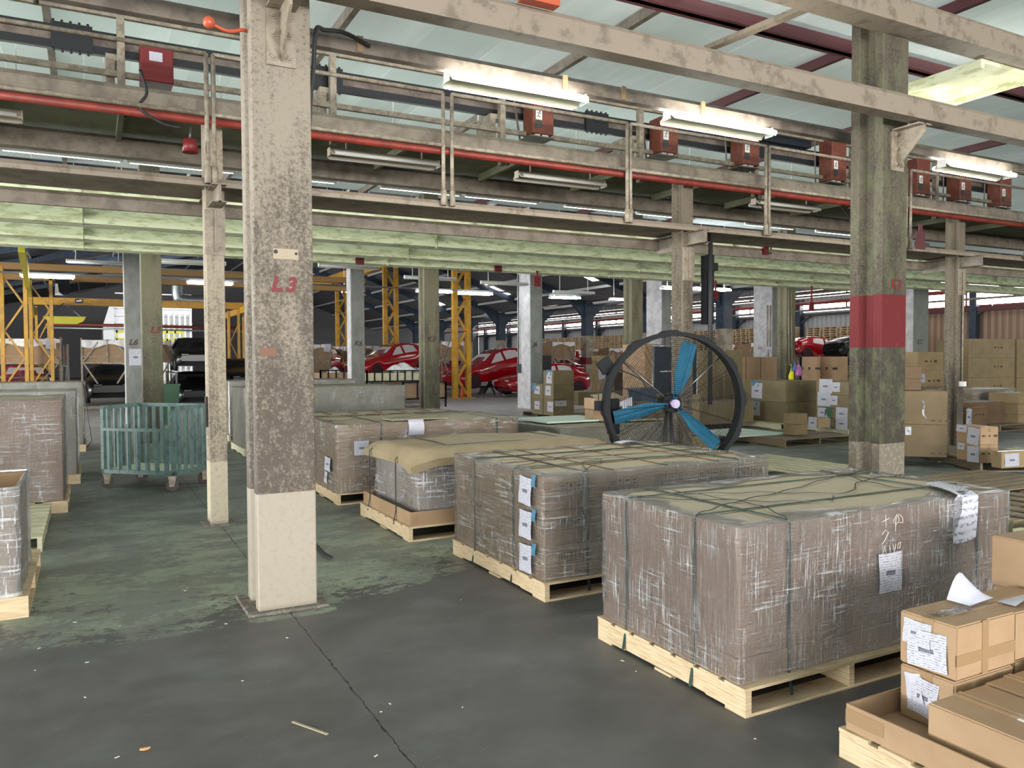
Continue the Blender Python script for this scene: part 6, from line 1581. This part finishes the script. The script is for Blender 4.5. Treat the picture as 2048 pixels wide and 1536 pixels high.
b = MB(); p = on_y(1077, 740, 26.0); q = on_y(1103, 740, 26.0); b.box((p.x, 26, z_at(p.x, 26, 768)), (q.x, 26.6, z_at(p.x, 26, 711))); b.box((p.x, 26.1, 0), (q.x, 26.5, .9)); tag(b.build('black_cabinet', 'dark_void'), 'black cabinet standing right of column J6', 'cabinet')
# long steel stillages right of column K6
def stillage(label, u0, u1, vt, vb, Y, m, nposts):
    p = on_y(u0, 760, Y); q = on_y(u1, 760, Y); zt = z_at(p.x, Y, vt); zb = z_at(p.x, Y, vb)
    t = thing('steel_stillage', label, 'crate', ((p.x + q.x) / 2, Y, 0), 'steel stillages')
    b = MB(); b.box((p.x + .04, Y + .04, zb), (q.x - .04, Y + 1.0, zt - .1)); b.build('contents', m, t)
    b = MB()
    for i in range(nposts):
        x = p.x + (q.x - p.x - .04) * i / (nposts - 1); b.box((x, Y, zb), (x + .04, Y + .04, zt))
    for x in (p.x, q.x - .05): b.box((x, Y, 0), (x + .05, Y + .06, zt))
    b.box((p.x, Y, zt - .04), (q.x, Y + .04, zt)); b.box((p.x, Y, zb - .05), (q.x, Y + .05, zb)); b.build('frame', 'black_plastic', t)
stillage('long black stillage filled with yellowish cartons, right of column K6', 733, 870, 741, 762, 27.0, 'pallet_pale', 10)
stillage('long black stillage with a brown crate, left of column K5', 805, 893, 764, 797, 25.0, 'cardboard', 4)
stillage('short black stillage just left of column K6', 640, 705, 740, 766, 27.5, 'cardboard', 5)
for u, v, Y, w, lb in ((808, 733, 27.2, 1.3, 'white plastic heap on the yellowish stillage'), (855, 736, 27.2, .8, 'smaller white plastic heap beside column K5'), (672, 742, 27.6, .7, 'white plastic scrap left of column K6')):
    p = on_y(u, v, Y); b = MB()
    b.sheet(lambda a, k: Vector((p.x - w / 2 + w * a, Y + .5 * k, p.z - .18 + (.30 * math.sin(a * 3.14) * math.sin(k * 3.14) + .05 * math.sin(a * 17 + k * 9) * math.sin(a * 3.14)))), 16, 8)
    tag(b.build('plastic_heap', 'poly_white'), lb, 'plastic film')
p = on_z(930, 796); b = MB(); b.tube([(p.x - .1, p.y + .1, .0), (p.x - .1, p.y + .1, .5)], [.16, .04], 12); tag(b.build('traffic_cone', 'orange_red'), 'small orange cone at the foot of the nearest yellow mast', 'cone')

# ================================================================== FAR RIGHT: PALLET STACKS, PIPES, BOOTH
def pallet_stack(x, y, n, z0=0):
    b = MB(); rr = random.Random(int(y * 7))
    for i in range(n):
        o = rr.uniform(-.05, .05); z = z0 + i * .15
        b.box((x + o, y + .03, z + .11), (x + 1.1 + o, y + 1.17, z + .14)); b.box((x + o, y + .03, z), (x + 1.1 + o, y + 1.17, z + .02))
        for k in (0, .52, 1.02): b.box((x + .02 + o, y + .03 + k, z + .02), (x + 1.05 + o, y + .13 + k, z + .11))
    return tag(b.build('pallet_stack', 'pallet_wood'), 'tall stack of pale pallets against the far right wall', 'pallet stack', 'pallet stacks along the right wall')
for i in range(29):
    pallet_stack(42.0, 39.0 + i * 1.32, 25)
for i in range(4): pallet_stack(42.0, 32.4 + i * 1.32, 24)
yy = 27; k = 3
while yy < 92:
    b = MB(); b.box((43.45, yy, 0), (43.8, yy + .4, 5.6)); b.bar((43.6, yy + .2, 3.9), (43.6, yy - .8, 4.45), .12); struct('trim_%d' % k, b, 'blue_steel'); k += 1; yy += 6.2
for z, x, r_, lb in ((4.75, 38.0, .10, 'long red brown service pipe in the right span'), (5.05, 35.0, .07, 'second long service pipe in the right span'), (5.2, 32.0, .06, 'third long service pipe near the gutter'), (4.55, 41.0, .06, 'lowest long service pipe by the right wall')):
    b = MB(); b.tube([(x, 22, z + .1), (x, 90, z + .1)], r_, 8); tag(b.build('service_pipe', 'red_pipe' if r_ > .08 else 'steel_brown'), lb, 'pipe', 'long service pipes of the far hall')
# roof frames of the far hall
for i, y in enumerate((31.8, 38.3, 44.8, 51.3, 57.5, 63.8, 70.1, 76.3)):
    b = MB()
    for xa, xb in ((-13.8, 12), (12, 29.5), (29.5, 43.9)):
        za, zb_ = roof_z(xa) - .12, roof_z(xb) - .12
        b.prism([(xa, za), (xb, zb_), (xb, zb_ - .40), (xa, za - .40)], 'y', y, y + .18)
    struct('trim_%d' % (20 + i), b, 'blue_steel')
for i in range(24):
    x = -12.5 + i * 2.35
    b = MB(); z = roof_z(x) - .10; b.box((x, 17.8, z - .16), (x + .07, 92, z)); struct('trim_%d' % (40 + i), b, 'grey_purlin')
# white booth with frames far at the left
p = on_y(207, 690, 72); q = on_y(386, 690, 72); zt = z_at(p.x, 72, 600)
t = thing('white_booth', 'large white booth with ribbed front at the far left end', 'booth', ((p.x + q.x) / 2, 72, 0))
b = MB(); b.box((p.x + .8, 72.5, 0), (q.x, 80, zt)); b.prism([(p.x, 0), (p.x + .8, 0), (p.x + .8, zt), (p.x + .6, zt), (p.x, zt - 2)], 'y', 72, 80); b.build('walls', 'booth_white', t)
b = MB()
for i in range(12): b.box((p.x + .9, 72.3, .5 + i * .6), (q.x, 72.45, .6 + i * .6))
for i in range(8): b.box((q.x - 3.2 + i * .42, 71.9, 0), (q.x - 3.05 + i * .42, 72.1, zt - 1))
b.build('ribs', 'white_paint', t)
t = thing('paint_line_rack', 'low yellow green frame in front of the white booth', 'frame', (p.x + 5, 70, 2))
b = MB(); a0 = on_y(232, 668, 70); a1 = on_y(365, 668, 70)
for i in range(9):
    x = a0.x + (a1.x - a0.x) * i / 8; b.box((x, 70, a0.z - 1.0), (x + .12, 70.1, a0.z + .3))
b.box((a0.x, 70, a0.z + .1), (a1.x, 70.1, a0.z + .3)); b.box((a0.x, 70, a0.z - .5), (a1.x, 70.1, a0.z - .35)); b.build('bars', 'yellow_green_paint', t)
for v, Y, lb, m in ((648, 58, 'thick red pipe crossing in front of the white booth', 'red_pipe'), (655, 57, 'thin grey pipe below the red one at the far left', 'duct_metal'), (600, 60, 'thin red pipe above the white booth', 'red_pipe')):
    p = on_y(90, v, Y); q = on_y(420, v + 8, Y); b = MB(); b.tube([p, (q.x + 4, q.y, q.z)], .10 if 'thick' in lb else .06, 8); tag(b.build('service_pipe', m), lb, 'pipe', 'service pipes at the far left')
b = MB(); c0, c1, c2 = on_y(355, 570, 45), on_y(356, 592, 45), on_y(368, 600, 45); c3 = on_y(440, 601, 45)
b.tube(spline([c0, c1, c2, c3]), .28, 14); tag(b.build('air_duct', 'duct_metal'), 'silver air duct elbow behind the cream post', 'duct')
t = thing('notice_board', 'small white notice on a pipe left of the white column', 'sign', on_y(1537, 700, 22.0))
b = MB(); p = on_y(1537, 700, 22.0); b.box(p + Vector((-.14, 0, -.13)), p + Vector((.14, .02, .13))); b.build('board', 'label_print', t)
b = MB(); b.tube([p + Vector((0, .05, .1)), (p.x, 22.05, 3.6)], .03, 8); b.tube([p + Vector((.15, .05, .1)), (p.x + .15, 22.05, 3.6)], .03, 8); b.tube([p, (p.x, 22.05, 0)], .03, 8); b.build('pipes', 'rail_paint', t)

# ================================================================== SMALL THINGS ON THE FLOOR
a, c = on_z(585, 1445), on_z(655, 1470)
b = MB(); b.bar(a + Vector((0, 0, .004)), c + Vector((0, 0, .004)), .010, .006); tag(b.build('wood_stick', 'stick_wood'), 'thin wooden stick lying on the dark floor', 'stick')
p = on_z(290, 1500); b = MB(); b.sheet(lambda u, v: p + Vector((-.02 + .04 * u, (-.012 + .024 * v) * math.sin(u * 3.14) ** .7, .003 + .008 * math.sin(v * 3.14))), 8, 4); tag(b.build('dry_leaf', 'leaf_dry'), 'small orange brown dry leaf on the dark floor', 'leaf')
pts = [on_z(u, v) + Vector((0, 0, z)) for u, v, z in ((600, 1060, .02), (636, 1098, .02), (648, 1112, .025), (664, 1120, .02))]
b = MB(); b.ribbon(spline([pts[0], pts[1], pts[2], pts[3]]), .022, .012); tag(b.build('rubber_strip', 'black_rubber'), 'black rubber strip poking out right of column L3', 'strip')
rr = random.Random(5)
for u, v in ((574, 1276), (174, 1325), (452, 1248), (922, 1200), (1245, 1322), (1350, 1356), (1272, 1343), (780, 1408), (925, 1415), (762, 1424), (752, 1512), (234, 1515), (78, 1297), (70, 1341), (240, 1252), (150, 1245), (485, 1362), (170, 1395), (1510, 1478), (370, 1182)):
    p = on_z(u, v); b = MB(); L = rr.uniform(.006, .022); a_ = rr.uniform(0, 3.1)
    b.bar(p + Vector((-math.cos(a_) * L / 2, -math.sin(a_) * L / 2, .0015)), p + Vector((math.cos(a_) * L / 2, math.sin(a_) * L / 2, .0015)), .0045, .002)
    tag(b.build('wood_chip', 'chip_white'), 'small pale wood chip scattered on the dark floor', 'chip', 'wood chips on the floor')
t = thing('fill_housing', 'added housing of the fill light before the white booth far left', 'light', (7.0, 62.0, 7.5))  # made-up housing, gives the added booth light a body
b = MB(); b.box((.95, 61.6, 8.02), (13.05, 61.9, 8.2)); b.box((.95, 61.9, 7.3), (13.05, 62.0, 8.2)); b.build('housing', 'duct_metal', t)
b = MB(); b.box((2.0, 61.75, 8.2), (2.05, 61.8, roof_z(2.0) - .1)); b.box((11.9, 61.75, 8.2), (11.95, 61.8, roof_z(11.9) - .1)); b.build('hanger', 'dark_steel', t)
